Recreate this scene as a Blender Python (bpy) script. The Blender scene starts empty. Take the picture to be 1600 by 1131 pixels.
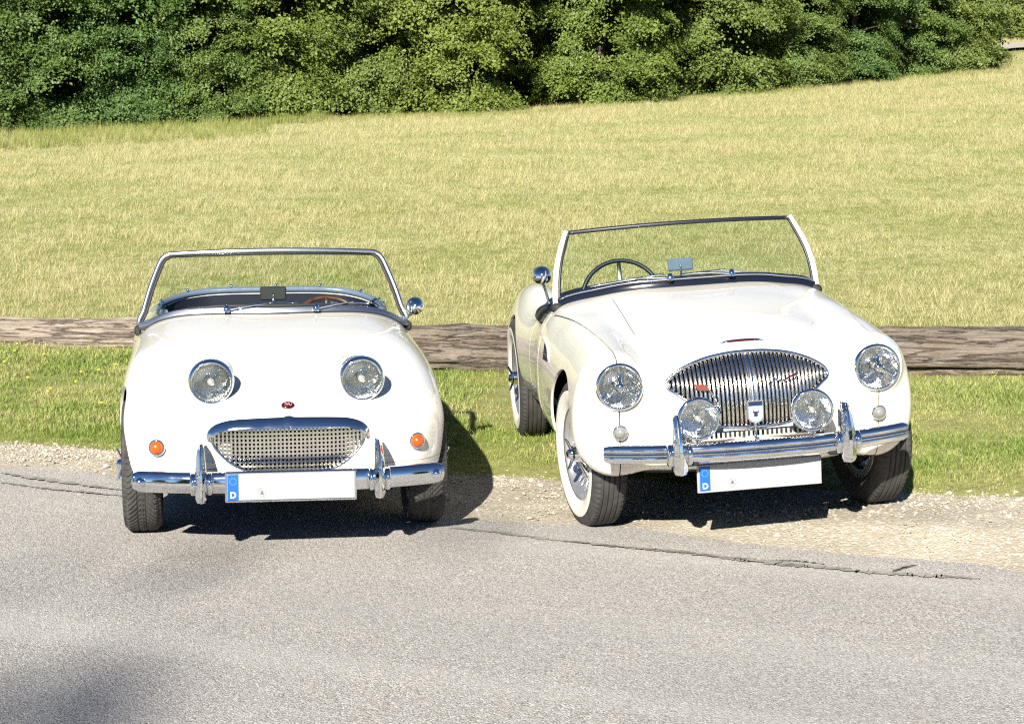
import bpy, math, random
import numpy as np
from mathutils import Matrix, Vector

# ------------------------------------------------------------------ camera, sky, sun, exposure
scene = bpy.context.scene
COL = scene.collection
FPX = 3200.0
PITCH = math.atan(458.5 / FPX)
cam_data = bpy.data.cameras.new('camera')
cam_data.sensor_width = 36.0
cam_data.lens = FPX / 1600.0 * 36.0
cam_data.clip_end = 3000.0
camera = bpy.data.objects.new('camera', cam_data)
COL.objects.link(camera)
camera.location = (0, 0, 2.0)
camera.rotation_euler = (math.radians(90) - PITCH, 0, 0)
scene.camera = camera

SUN = Vector((-0.38, -1.70, 1.0)).normalized()          # towards the sun: low, behind the camera, a little to the left
SUN_EL = math.asin(SUN.z)
SUN_AZ = math.atan2(SUN.x, SUN.y)
world = bpy.data.worlds.new('World')
scene.world = world
world.use_nodes = True
wn = world.node_tree
wn.nodes.clear()
w_out = wn.nodes.new('ShaderNodeOutputWorld')
w_bg = wn.nodes.new('ShaderNodeBackground')
w_sky = wn.nodes.new('ShaderNodeTexSky')
w_sky.sky_type = 'NISHITA'
w_sky.sun_disc = False
w_sky.sun_elevation = SUN_EL
w_sky.sun_rotation = SUN_AZ
w_sky.air_density = 1.0
w_sky.altitude = 4000.0
w_sky.dust_density = 0.15
w_sky.ozone_density = 5.0
wn.links.new(w_sky.outputs[0], w_bg.inputs[0])
w_bg.inputs[1].default_value = 0.055
wn.links.new(w_bg.outputs[0], w_out.inputs[0])

sun_data = bpy.data.lights.new('sun', 'SUN')
sun_data.energy = 5.0
sun_data.angle = math.radians(0.53)
sun_data.color = (1.0, 0.955, 0.87)
sun = bpy.data.objects.new('sun', sun_data)
COL.objects.link(sun)
sun.rotation_euler = SUN.to_track_quat('Z', 'Y').to_euler()
sun.location = (-6, -20, 14)

scene.view_settings.view_transform = 'Standard'
scene.view_settings.look = 'None'
scene.view_settings.exposure = 1.1
scene.view_settings.gamma = 1.0
scene.view_settings.use_curve_mapping = False
scene.render.engine = 'CYCLES'
scene.cycles.use_denoising = False
scene.cycles.filter_width = 1.25
scene.cycles.max_bounces = 8
scene.cycles.transparent_max_bounces = 12
scene.cycles.sample_clamp_indirect = 20.0
scene.cycles.caustics_reflective = False
scene.cycles.caustics_refractive = False

R = math.radians
rng = np.random.default_rng(7)
random.seed(7)

# ------------------------------------------------------------------ helpers: scene tree
def tag(o, label=None, category=None, group=None, kind=None):
    if label: o['label'] = label
    if category: o['category'] = category
    if group: o['group'] = group
    if kind: o['kind'] = kind
    return o

def empty(name, loc=(0, 0, 0), rot=(0, 0, 0), parent=None):
    o = bpy.data.objects.new(name, None)
    o.empty_display_size = 0.2
    COL.objects.link(o)
    o.location = loc
    o.rotation_euler = rot
    if parent: o.parent = parent
    return o

def mesh_data(name, V, F, mat=None, smooth=True):
    """V: (n,3) array.  F: (m,3) / (m,4) array or a list of faces of any size."""
    V = np.asarray(V, dtype=np.float64).reshape(-1, 3)
    me = bpy.data.meshes.new(name)
    if isinstance(F, np.ndarray):
        m, k = F.shape
        me.vertices.add(len(V)); me.vertices.foreach_set('co', V.astype(np.float32).ravel())
        me.loops.add(m * k); me.loops.foreach_set('vertex_index', F.astype(np.int32).ravel())
        me.polygons.add(m)
        me.polygons.foreach_set('loop_start', (np.arange(m) * k).astype(np.int32))
        me.polygons.foreach_set('loop_total', np.full(m, k, np.int32))
    else:
        me.from_pydata(V.tolist(), [], [list(map(int, f)) for f in F])
    if smooth is not None:
        me.polygons.foreach_set('use_smooth', np.full(len(me.polygons), bool(smooth)))
    me.update(calc_edges=True)
    if mat: me.materials.append(mat)
    return me

def obj(name, geo, mat, parent=None, smooth=True, loc=None, rot=None, sharp=None):
    me = geo if isinstance(geo, bpy.types.Mesh) else mesh_data(name, geo[0], geo[1], mat, smooth)
    if sharp is not None and me.polygons:
        me.set_sharp_from_angle(angle=R(sharp))
    o = bpy.data.objects.new(name, me)
    COL.objects.link(o)
    if parent: o.parent = parent
    if loc is not None: o.location = loc
    if rot is not None: o.rotation_euler = rot
    return o

# ------------------------------------------------------------------ helpers: geometry
class G:
    """collects verts / faces"""
    def __init__(self): self.V = []; self.F = []; self.n = 0
    def add(self, V, F):
        V = np.asarray(V, float).reshape(-1, 3)
        self.V.append(V)
        self.F += [[int(i) + self.n for i in f] for f in F]
        self.n += len(V)
        return self
    def geo(self): return (np.concatenate(self.V), self.F)

def grid_faces(nu, nv, cu=False, cv=False, off=0):
    """faces of an nu x nv vertex grid (index u*nv+v), closed in u / v if asked"""
    u = np.arange(nu if cu else nu - 1); v = np.arange(nv if cv else nv - 1)
    U, W = np.meshgrid(u, v, indexing='ij')
    U2, W2 = (U + 1) % nu, (W + 1) % nv
    return (np.stack([U * nv + W, U2 * nv + W, U2 * nv + W2, U * nv + W2], -1).reshape(-1, 4) + off)

def box(cx, cy, cz, sx, sy, sz, bev=0.0):
    """box with chamfered edges (24 verts) or plain"""
    hx, hy, hz = sx / 2, sy / 2, sz / 2
    if bev <= 0:
        V = [(x, y, z) for x in (-hx, hx) for y in (-hy, hy) for z in (-hz, hz)]
        F = [(0, 1, 3, 2), (4, 6, 7, 5), (0, 4, 5, 1), (2, 3, 7, 6), (0, 2, 6, 4), (1, 5, 7, 3)]
    else:
        b = bev; V = []; idx = {}
        for sx_ in (-1, 1):
            for sy_ in (-1, 1):
                for sz_ in (-1, 1):
                    for ax in range(3):
                        p = [sx_ * (hx - b), sy_ * (hy - b), sz_ * (hz - b)]
                        p[ax] = (sx_ * hx, sy_ * hy, sz_ * hz)[ax]
                        idx[(sx_, sy_, sz_, ax)] = len(V); V.append(p)
        F = []
        for ax in range(3):
            o1, o2 = [a for a in range(3) if a != ax]
            for s in (-1, 1):
                f = []
                for a, c in ((-1, -1), (1, -1), (1, 1), (-1, 1)):
                    k = [0, 0, 0]; k[ax] = s; k[o1] = a; k[o2] = c; f.append(idx[(*k, ax)])
                F.append(f)
        for ax in range(3):
            o1, o2 = [a for a in range(3) if a != ax]
            for a in (-1, 1):
                for c in (-1, 1):
                    f = []
                    for s, which in ((-1, o1), (1, o1), (1, o2), (-1, o2)):
                        k = [0, 0, 0]; k[ax] = s; k[o1] = a; k[o2] = c; f.append(idx[(*k, which)])
                    F.append(f)
        for a in (-1, 1):
            for c in (-1, 1):
                for e in (-1, 1): F.append([idx[(a, c, e, 0)], idx[(a, c, e, 1)], idx[(a, c, e, 2)]])
    V = np.array(V) + np.array([cx, cy, cz])
    # outward orientation
    c0 = np.array([cx, cy, cz]); F2 = []
    for f in F:
        f = list(f); P = V[f]; nrm = np.cross(P[1] - P[0], P[2] - P[0])
        F2.append(f if np.dot(nrm, P.mean(0) - c0) > 0 else f[::-1])
    return V, F2

def sweep(path, prof, closed=False, up=(0, 0, 1), prof_closed=True, scale=None, caps=True):
    """sweep a 2-D profile (a,b) along a 3-D path; a is sideways (tangent x up), b along the up side"""
    P = np.asarray(path, float); n = len(P)
    if closed: T = np.roll(P, -1, 0) - np.roll(P, 1, 0)
    else: T = np.gradient(P, axis=0)
    T /= np.linalg.norm(T, axis=1)[:, None] + 1e-12
    up = np.asarray(up, float)
    U = np.broadcast_to(up, P.shape) if up.ndim == 1 else up
    S = np.cross(T, U); S /= np.linalg.norm(S, axis=1)[:, None] + 1e-12
    B = np.cross(S, T)
    pr = np.asarray(prof, float); m = len(pr)
    sc = np.ones(n) if scale is None else np.asarray(scale, float)
    V = P[:, None, :] + sc[:, None, None] * (pr[None, :, 0, None] * S[:, None, :] + pr[None, :, 1, None] * B[:, None, :])
    F = grid_faces(n, m, closed, prof_closed).tolist()
    if caps and not closed and prof_closed:
        F.append(list(range(m))[::-1]); F.append([(n - 1) * m + i for i in range(m)])
    return V.reshape(-1, 3), F

def circle(r, n=10, ry=None, ph=0.0):
    t = np.arange(n) * 2 * np.pi / n + ph
    return np.stack([r * np.cos(t), (ry if ry is not None else r) * np.sin(t)], 1)

def tube(path, r, n=8, closed=False, scale=None, up=(0, 0, 1)):
    return sweep(path, circle(r, n), closed, up, True, scale)

def lathe(prof, n=40, axis='Y', close=False):
    """prof rows (radius, along) turned about an axis through the origin"""
    pr = np.asarray(prof, float); t = np.arange(n) * 2 * np.pi / n
    a = pr[:, 0][None] * np.cos(t)[:, None]; b = pr[:, 0][None] * np.sin(t)[:, None]
    c = np.broadcast_to(pr[:, 1][None], a.shape)
    if axis == 'Y': V = np.stack([a, c, b], -1)
    elif axis == 'X': V = np.stack([c, a, b], -1)
    else: V = np.stack([a, b, c], -1)
    return V.reshape(-1, 3), grid_faces(n, len(pr), True, close).tolist()

def shift(geo, d=(0, 0, 0), rot=None):
    V = np.asarray(geo[0], float)
    if rot is not None: V = V @ np.array(rot).T
    return V + np.asarray(d, float), geo[1]

def rotm(axis, ang):
    return np.array(Matrix.Rotation(ang, 3, axis))

def prism(poly, y0, y1):
    """2-D polygon in X,Z extruded along Y from y0 (front) to y1"""
    p = np.asarray(poly, float); n = len(p)
    V = np.concatenate([np.stack([p[:, 0], np.full(n, y0), p[:, 1]], 1), np.stack([p[:, 0], np.full(n, y1), p[:, 1]], 1)])
    F = [list(range(n)), [n + i for i in range(n)][::-1]]
    F += [[i, n + i, n + (i + 1) % n, (i + 1) % n] for i in range(n)]
    ar = 0.5 * np.sum(p[:, 0] * np.roll(p[:, 1], -1) - np.roll(p[:, 0], -1) * p[:, 1])
    if (ar > 0) != (y0 < y1): F = [f[::-1] for f in F]
    return V, F

def spl(xs, ys):
    """monotone cubic through the points, flat beyond the ends"""
    x = np.asarray(xs, float); y = np.asarray(ys, float)
    h = np.diff(x); d = np.diff(y) / h
    m = np.zeros_like(y); m[0] = d[0]; m[-1] = d[-1]
    for i in range(1, len(x) - 1):
        if d[i - 1] * d[i] > 0:
            w1, w2 = 2 * h[i] + h[i - 1], h[i] + 2 * h[i - 1]
            m[i] = (w1 + w2) / (w1 / d[i - 1] + w2 / d[i])
    def ev(q):
        q = np.clip(np.asarray(q, float), x[0], x[-1])
        i = np.clip(np.searchsorted(x, q) - 1, 0, len(x) - 2)
        t = (q - x[i]) / h[i]; t2 = t * t; t3 = t2 * t
        return ((2 * t3 - 3 * t2 + 1) * y[i] + (t3 - 2 * t2 + t) * h[i] * m[i] + (-2 * t3 + 3 * t2) * y[i + 1] + (t3 - t2) * h[i] * m[i + 1])
    return ev

def curve(pts, n, closed=False):
    """Catmull-Rom resampled evenly to n points"""
    P = np.asarray(pts, float)
    if closed: Q = np.concatenate([P[-1:], P, P[:2]])
    else: Q = np.concatenate([2 * P[:1] - P[1:2], P, 2 * P[-1:] - P[-2:-1]])
    out = []
    for i in range(1, len(Q) - 2):
        t = np.linspace(0, 1, 24, endpoint=False)[:, None]
        a, b, c, d = Q[i - 1], Q[i], Q[i + 1], Q[i + 2]
        out.append(0.5 * ((2 * b) + (-a + c) * t + (2 * a - 5 * b + 4 * c - d) * t ** 2 + (-a + 3 * b - 3 * c + d) * t ** 3))
    out = np.concatenate(out + [P[:1] if closed else P[-1:]])
    s = np.concatenate([[0], np.cumsum(np.linalg.norm(np.diff(out, axis=0), axis=1))])
    q = np.linspace(0, s[-1], n + 1)[:-1] if closed else np.linspace(0, s[-1], n)
    return np.stack([np.interp(q, s, out[:, k]) for k in range(P.shape[1])], 1)

def smin(a, b, k):
    h = np.maximum(k - np.abs(a - b), 0) / k
    return np.minimum(a, b) - h ** 3 * k / 6
def smax(a, b, k): return -smin(-a, -b, k)
def sstep(a, b, x):
    t = np.clip((np.asarray(x, float) - a) / (b - a), 0, 1); return t * t * (3 - 2 * t)

def _hash(i, j, k, seed):
    h = (i * 374761393 + j * 668265263 + k * 2147483647 + seed * 974711) & 0xFFFFFFFF
    h = ((h ^ (h >> 13)) * 1274126177) & 0xFFFFFFFF
    return ((h ^ (h >> 16)) & 0xFFFF) / 65535.0
def vnoise(p, seed=0):
    p = np.asarray(p, float); i = np.floor(p).astype(np.int64); f = p - i; f = f * f * (3 - 2 * f); r = 0
    for a in (0, 1):
        for b in (0, 1):
            for c in (0, 1):
                w = (f[..., 0] if a else 1 - f[..., 0]) * (f[..., 1] if b else 1 - f[..., 1]) * (f[..., 2] if c else 1 - f[..., 2])
                r = r + w * _hash(i[..., 0] + a, i[..., 1] + b, i[..., 2] + c, seed)
    return r
def fbm(p, seed=0, oct=4):
    p = np.asarray(p, float); r = 0; a = 0.5
    for o in range(oct): r = r + a * (vnoise(p * 2 ** o, seed + o) - 0.5); a *= 0.5
    return r

# ---- implicit surfaces: surface nets, projected on the surface, then cut into panels
def surface(f, lo, hi, h):
    ax = [np.arange(lo[k], hi[k] + h, h) for k in range(3)]
    X, Y, Z = np.meshgrid(*ax, indexing='ij')
    D = f(X, Y, Z)
    n = D.shape; ins = D < 0
    c = [slice(None, -1), slice(1, None)]
    cnt = np.zeros([s - 1 for s in n], int)
    for a in c:
        for b in c:
            for d in c: cnt += ins[a, b, d]
    act = (cnt > 0) & (cnt < 8)
    idx = -np.ones(act.shape, int); cells = np.argwhere(act); idx[act] = np.arange(len(cells))
    acc = np.zeros((len(cells), 3)); num = np.zeros(len(cells))
    corners = [(a, b, d) for a in (0, 1) for b in (0, 1) for d in (0, 1)]
    for p in corners:
        for k in range(3):
            if p[k]: continue
            q = list(p); q[k] = 1
            i0 = cells + np.array(p); i1 = cells + np.array(q)
            d0 = D[i0[:, 0], i0[:, 1], i0[:, 2]]; d1 = D[i1[:, 0], i1[:, 1], i1[:, 2]]
            m = (d0 < 0) != (d1 < 0)
            t = np.where(m, d0 / np.where(m, d0 - d1, 1), 0)
            pos = i0 + t[:, None] * (np.array(q) - np.array(p))
            acc[m] += pos[m]; num[m] += 1
    V = np.array(lo) + h * acc / num[:, None]
    quads = []
    for k in range(3):
        a, b = [(1, 2), (2, 0), (0, 1)][k]
        s0 = [slice(None)] * 3; s1 = [slice(None)] * 3
        s0[k] = slice(None, -1); s1[k] = slice(1, None)
        e = np.argwhere(ins[tuple(s0)] != ins[tuple(s1)])
        e = e[(e[:, a] > 0) & (e[:, b] > 0) & (e[:, a] < n[a] - 1) & (e[:, b] < n[b] - 1)]
        def cell(da, db):
            g = e.copy(); g[:, a] += da; g[:, b] += db
            return idx[g[:, 0], g[:, 1], g[:, 2]]
        q = np.stack([cell(-1, -1), cell(0, -1), cell(0, 0), cell(-1, 0)], 1)
        flip = ~ins[e[:, 0], e[:, 1], e[:, 2]]
        q[flip] = q[flip][:, ::-1]
        quads.append(q)
    Q = np.concatenate(quads)
    def grad(P, e=1e-4):
        g = np.zeros_like(P)
        for k in range(3):
            d = np.zeros(3); d[k] = e
            a = P + d; b = P - d
            g[:, k] = (f(a[:, 0], a[:, 1], a[:, 2]) - f(b[:, 0], b[:, 1], b[:, 2])) / (2 * e)
        return g
    for it in range(4):
        g = grad(V); v = f(V[:, 0], V[:, 1], V[:, 2])
        st = (v / (np.sum(g * g, 1) + 1e-9))[:, None] * g
        l = np.linalg.norm(st, axis=1)[:, None]
        V = V - st * np.minimum(1, h / (l + 1e-9))
    d02 = np.linalg.norm(V[Q[:, 0]] - V[Q[:, 2]], axis=1); d13 = np.linalg.norm(V[Q[:, 1]] - V[Q[:, 3]], axis=1)
    s = d02 < d13
    T = np.concatenate([Q[s][:, [0, 1, 2]], Q[s][:, [0, 2, 3]], Q[~s][:, [0, 1, 3]], Q[~s][:, [1, 2, 3]]])
    nr = np.cross(V[T[:, 1]] - V[T[:, 0]], V[T[:, 2]] - V[T[:, 0]])
    if np.mean(np.sum(nr * grad(V[T].mean(1)), 1)) < 0: T = T[:, ::-1]
    return V, T

def compact(V, T):
    u, inv = np.unique(T, return_inverse=True)
    return V[u], inv.reshape(T.shape)

def clip(V, T, g):
    """keep the part of a triangle mesh where g(V) < 0"""
    s = g(V[:, 0], V[:, 1], V[:, 2]); ins = s < 0
    k = ins[T].sum(1)
    keep = [T[k == 3]]
    newV = [V]; base = len(V)
    M = T[(k == 1) | (k == 2)]
    if len(M):
        E = np.sort(np.concatenate([M[:, [0, 1]], M[:, [1, 2]], M[:, [2, 0]]]), 1)
        E = E[ins[E[:, 0]] != ins[E[:, 1]]]
        E = np.unique(E, axis=0)
        t = s[E[:, 0]] / (s[E[:, 0]] - s[E[:, 1]])
        newV.append(V[E[:, 0]] + t[:, None] * (V[E[:, 1]] - V[E[:, 0]]))
        key = E[:, 0].astype(np.int64) * base + E[:, 1]
        def cut(a, b):
            lo = np.minimum(a, b).astype(np.int64); hi = np.maximum(a, b)
            return base + np.searchsorted(key, lo * base + hi)
        for j in range(3):
            a, b, c = M[:, j], M[:, (j + 1) % 3], M[:, (j + 2) % 3]
            m = ins[a] & ~ins[b] & ~ins[c]
            keep.append(np.stack([a[m], cut(a[m], b[m]), cut(a[m], c[m])], 1))
            m = ~ins[a] & ins[b] & ins[c]
            ab, ac = cut(a[m], b[m]), cut(a[m], c[m])
            keep.append(np.stack([ab, b[m], c[m]], 1)); keep.append(np.stack([ab, c[m], ac], 1))
    return compact(np.concatenate(newV), np.concatenate(keep))

def boundary(T):
    E = np.concatenate([T[:, [0, 1]], T[:, [1, 2]], T[:, [2, 0]]])
    k = np.sort(E, 1); u, inv, c = np.unique(k, axis=0, return_inverse=True, return_counts=True)
    return E[c[inv.ravel()] == 1]

def vnormals(V, T):
    n = np.cross(V[T[:, 1]] - V[T[:, 0]], V[T[:, 2]] - V[T[:, 0]]); N = np.zeros_like(V)
    for k in range(3): np.add.at(N, T[:, k], n)
    return N / (np.linalg.norm(N, axis=1)[:, None] + 1e-12)

def thicken(V, T, d=0.012, vec=None, sel=None, only=False):
    """turn the open edges of a panel inwards so that it has a visible thickness"""
    B = boundary(T)
    if sel is not None: B = B[sel(V[B].mean(1))]
    if not len(B): return V, T
    N = vnormals(V, T); u, inv = np.unique(B, return_inverse=True); inv = inv.reshape(B.shape)
    top = V[u]; bot = top - d * N[u] if vec is None else top + np.asarray(vec)
    m = len(u); b0 = 0 if only else len(V)
    a, b = inv[:, 0] + b0, inv[:, 1] + b0
    F = np.concatenate([np.stack([b, a, a + m], 1), np.stack([b, a + m, b + m], 1)])
    if only: return np.concatenate([top, bot]), F
    return np.concatenate([V, top, bot]), np.concatenate([T, F])

def loops(T, V, sel):
    """ordered vertex loops of the open edges that pass the test"""
    B = boundary(T); B = B[sel(V[B].mean(1))]
    nxt = {int(a): int(b) for a, b in B}; out = []; seen = set()
    starts = [a for a in nxt if a not in set(nxt.values())] + list(nxt)
    for s in starts:
        if s in seen: continue
        l = [s]; seen.add(s); c = nxt.get(s)
        while c is not None and c not in seen: l.append(c); seen.add(c); c = nxt.get(c)
        if len(l) > 8: out.append((V[l], c == s))
    return out

def solve(f, P, axis, a, b, it=50):
    """first point from a towards b along an axis where f turns negative"""
    P = np.array(P, float).reshape(-1, 3); ts = np.linspace(a, b, 400)
    Q = np.repeat(P[:, None, :], len(ts), 1); Q[:, :, axis] = ts
    v = f(Q[..., 0], Q[..., 1], Q[..., 2]) < 0
    i = np.argmax(v, 1); i = np.where(v.any(1), np.maximum(i, 1), 1)
    lo, hi = ts[i - 1].copy(), ts[i].copy()
    for _ in range(it):
        m = (lo + hi) / 2; Q = P.copy(); Q[:, axis] = m
        s = f(Q[:, 0], Q[:, 1], Q[:, 2]) < 0
        hi = np.where(s, m, hi); lo = np.where(s, lo, m)
    P[:, axis] = hi
    return P

def rrect(X, Y, cx, cy, hx, hy, r):
    a = np.abs(X - cx) - hx + r; b = np.abs(Y - cy) - hy + r
    return np.minimum(np.maximum(a, b), 0) + np.hypot(np.maximum(a, 0), np.maximum(b, 0)) - r

def poly_sdf(px, pz, poly):
    """signed distance to a closed polygon, negative inside"""
    P = np.asarray(poly, float); Q = np.roll(P, -1, 0)
    sh = np.shape(px); x = np.ravel(px)[:, None]; z = np.ravel(pz)[:, None]
    ex, ez = Q[:, 0] - P[:, 0], Q[:, 1] - P[:, 1]
    wx, wz = x - P[:, 0], z - P[:, 1]
    t = np.clip((wx * ex + wz * ez) / (ex * ex + ez * ez + 1e-12), 0, 1)
    d = np.sqrt(np.min((wx - t * ex) ** 2 + (wz - t * ez) ** 2, 1))
    c = ((P[:, 1] > z) != (Q[:, 1] > z)) & (x < ex * (z - P[:, 1]) / (ez + 1e-12) + P[:, 0])
    return (d * np.where(c.sum(1) % 2 == 1, -1, 1)).reshape(sh)

# ------------------------------------------------------------------ helpers: materials
def new_mat(name):
    m = bpy.data.materials.new(name); m.use_nodes = True
    nt = m.node_tree
    return m, nt, nt.nodes['Principled BSDF'], nt.nodes['Material Output']

def simple(name, col, rough=0.5, metal=0.0, coat=0.0, spec=0.5, bump=None, vary=None):
    m, nt, b, o = new_mat(name)
    b.inputs['Base Color'].default_value = (*col, 1); b.inputs['Roughness'].default_value = rough
    b.inputs['Metallic'].default_value = metal; b.inputs['Coat Weight'].default_value = coat
    b.inputs['Coat Roughness'].default_value = 0.03
    b.inputs['Specular IOR Level'].default_value = spec
    if vary or bump:
        tc = nt.nodes.new('ShaderNodeTexCoord'); nz = nt.nodes.new('ShaderNodeTexNoise')
        nz.inputs['Scale'].default_value = (vary or bump)[0]; nz.inputs['Detail'].default_value = 5
        nt.links.new(tc.outputs['Object'], nz.inputs['Vector'])
        if vary:
            r = nt.nodes.new('ShaderNodeMix'); r.data_type = 'RGBA'
            r.inputs[6].default_value = (*col, 1); r.inputs[7].default_value = (*vary[1], 1)
            mr = nt.nodes.new('ShaderNodeMapRange'); mr.inputs[1].default_value = 0.35; mr.inputs[2].default_value = 0.65
            nt.links.new(nz.outputs[0], mr.inputs[0]); nt.links.new(mr.outputs[0], r.inputs[0])
            nt.links.new(r.outputs[2], b.inputs['Base Color'])
        if bump:
            bp = nt.nodes.new('ShaderNodeBump'); bp.inputs['Strength'].default_value = bump[1]; bp.inputs['Distance'].default_value = bump[2]
            nt.links.new(nz.outputs[0], bp.inputs['Height']); nt.links.new(bp.outputs[0], b.inputs['Normal'])
    return m

def clear_glass(name, tint, refl=1.0, rough=0.0, bump=None):
    """thin clear pane: see-through with a fresnel reflection"""
    m, nt, b, o = new_mat(name); nt.nodes.remove(b)
    tr = nt.nodes.new('ShaderNodeBsdfTransparent'); tr.inputs[0].default_value = (*tint, 1)
    gl = nt.nodes.new('ShaderNodeBsdfGlossy'); gl.inputs['Roughness'].default_value = rough
    fr = nt.nodes.new('ShaderNodeFresnel'); ge = nt.nodes.new('ShaderNodeNewGeometry'); io = nt.nodes.new('ShaderNodeMapRange')
    io.inputs[3].default_value = 1.5; io.inputs[4].default_value = 1 / 1.5
    nt.links.new(ge.outputs['Backfacing'], io.inputs[0]); nt.links.new(io.outputs[0], fr.inputs[0])
    mu = nt.nodes.new('ShaderNodeMath'); mu.operation = 'MULTIPLY'; mu.inputs[1].default_value = refl
    mx = nt.nodes.new('ShaderNodeMixShader')
    nt.links.new(fr.outputs[0], mu.inputs[0]); nt.links.new(mu.outputs[0], mx.inputs[0])
    nt.links.new(tr.outputs[0], mx.inputs[1]); nt.links.new(gl.outputs[0], mx.inputs[2]); nt.links.new(mx.outputs[0], o.inputs[0])
    if bump:
        tc = nt.nodes.new('ShaderNodeTexCoord'); wv = nt.nodes.new('ShaderNodeTexWave'); wv.inputs['Scale'].default_value = bump[0]
        bp = nt.nodes.new('ShaderNodeBump'); bp.inputs['Strength'].default_value = bump[1]; bp.inputs['Distance'].default_value = 0.002
        nt.links.new(tc.outputs['Object'], wv.inputs['Vector']); nt.links.new(wv.outputs[1], bp.inputs['Height'])
        nt.links.new(bp.outputs[0], gl.inputs['Normal']); nt.links.new(bp.outputs[0], fr.inputs['Normal'])
    return m

class NT:
    """tiny node-graph writer"""
    def __init__(self, nt): self.nt = nt
    def node(self, t, **kw):
        n = self.nt.nodes.new(t)
        for k, v in kw.items(): setattr(n, k, v)
        return n
    def link(self, a, b): self.nt.links.new(a, b)
    def pos(self): return self.node('ShaderNodeNewGeometry').outputs['Position']
    def mapping(self, v, scale=(1, 1, 1), rot=(0, 0, 0)):
        n = self.node('ShaderNodeMapping'); n.inputs['Scale'].default_value = scale; n.inputs['Rotation'].default_value = rot
        self.link(v, n.inputs[0]); return n.outputs[0]
    def noise(self, v, scale, detail=4, rough=0.55, dist=0.0):
        n = self.node('ShaderNodeTexNoise'); n.inputs['Scale'].default_value = scale; n.inputs['Detail'].default_value = detail
        n.inputs['Roughness'].default_value = rough; n.inputs['Distortion'].default_value = dist
        self.link(v, n.inputs['Vector']); return n.outputs[0]
    def voronoi(self, v, scale, out='Distance', feature='F1'):
        n = self.node('ShaderNodeTexVoronoi', feature=feature); n.inputs['Scale'].default_value = scale
        self.link(v, n.inputs['Vector']); return n.outputs[out]
    def ramp(self, v, stops):
        n = self.node('ShaderNodeValToRGB'); e = n.color_ramp.elements
        while len(e) < len(stops): e.new(0.5)
        for x, (p, c) in zip(e, stops): x.position = p; x.color = (*c, 1) if len(c) == 3 else c
        self.link(v, n.inputs[0]); return n.outputs[0]
    def rng(self, v, a, b, c=0.0, d=1.0):
        n = self.node('ShaderNodeMapRange'); 
        for i, q in zip((1, 2, 3, 4), (a, b, c, d)): n.inputs[i].default_value = q
        self.link(v, n.inputs[0]); return n.outputs[0]
    def mix(self, f, a, b, mode='MIX'):
        n = self.node('ShaderNodeMix', data_type='RGBA', blend_type=mode)
        for i, q in ((0, f), (6, a), (7, b)):
            if isinstance(q, (int, float)): n.inputs[i].default_value = q
            elif isinstance(q, tuple): n.inputs[i].default_value = (*q, 1)
            else: self.link(q, n.inputs[i])
        return n.outputs[2]
    def math(self, op, a, b=0.0):
        n = self.node('ShaderNodeMath', operation=op)
        for i, q in ((0, a), (1, b)):
            if isinstance(q, (int, float)): n.inputs[i].default_value = q
            else: self.link(q, n.inputs[i])
        return n.outputs[0]
    def bump(self, h, strength, dist):
        n = self.node('ShaderNodeBump'); n.inputs['Strength'].default_value = strength; n.inputs['Distance'].default_value = dist
        self.link(h, n.inputs['Height']); return n.outputs[0]

def C(r, g, b):
    """sRGB 0-255 to linear"""
    f = lambda v: (v / 255 / 12.92) if v <= 10 else ((v / 255 + 0.055) / 1.055) ** 2.4
    return (f(r), f(g), f(b))

# ------------------------------------------------------------------ terrain shape, shared by everything that stands on it
H_O = np.array([0.979, 8.97, 0.040]); H_YAW = R(5.9); H_ROLL = R(3.5)       # the larger car stands half on the rising verge
S_O = np.array([-1.004, 8.861, 0.008]); S_YAW = R(8.7)
ED = np.array([4.53, -2.10]); ED /= np.linalg.norm(ED)                      # direction of the road edge
EN = np.array([-ED[1], ED[0]])                                              # away from the road
E0 = np.array([-2.53, 10.10])

def road_uv(x, y):
    dx, dy = x - E0[0], y - E0[1]
    return dx * ED[0] + dy * ED[1], dx * EN[0] + dy * EN[1]                 # along the edge, distance out onto the verge
def edge_wob(u): return 0.05 * np.sin(u * 1.9 + 0.6) + 0.045 * np.sin(u * 4.3) + 0.10 * (fbm(np.stack([u * 2.2, u * 0, u * 0], -1), 5, 4))
shoulder_w = spl([-30, -2, 0, 1.0, 2.4, 3.2, 4.2, 5.4, 6.5, 30], [0.6, 0.6, 0.62, 0.66, 0.86, 0.95, 0.92, 1.0, 1.05, 1.0])
def shoulder_edge(u): return shoulder_w(u) + 0.30 * fbm(np.stack([u * 1.7, u * 0 + 3, u * 0], -1), 9, 4)

def gz(x, y):
    x = np.asarray(x, float); y = np.asarray(y, float)
    xl = (x - H_O[0]) * np.cos(H_YAW) + (y - H_O[1]) * np.sin(H_YAW)
    t = 0.040 + np.tan(H_ROLL) * xl
    t = np.where(t < 0, 0, t); t = 0.15 * np.tanh(t / 0.15) ** 1.0 * (1 - 0) if False else np.minimum(t, 0.135)
    u, v = road_uv(x, y)
    z = t * sstep(-0.05, 0.45, v) * (1 - sstep(11.7, 13.0, y)) * (1 - sstep(5, 9, x))
    q = np.minimum(np.maximum(y - 13.0, 0), 110.0)
    q = np.where(q < 4, q * q / 8, q - 2)
    z = z + q * np.clip(0.0170 + 0.00085 * x, 0.005, 0.036)
    return z

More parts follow.
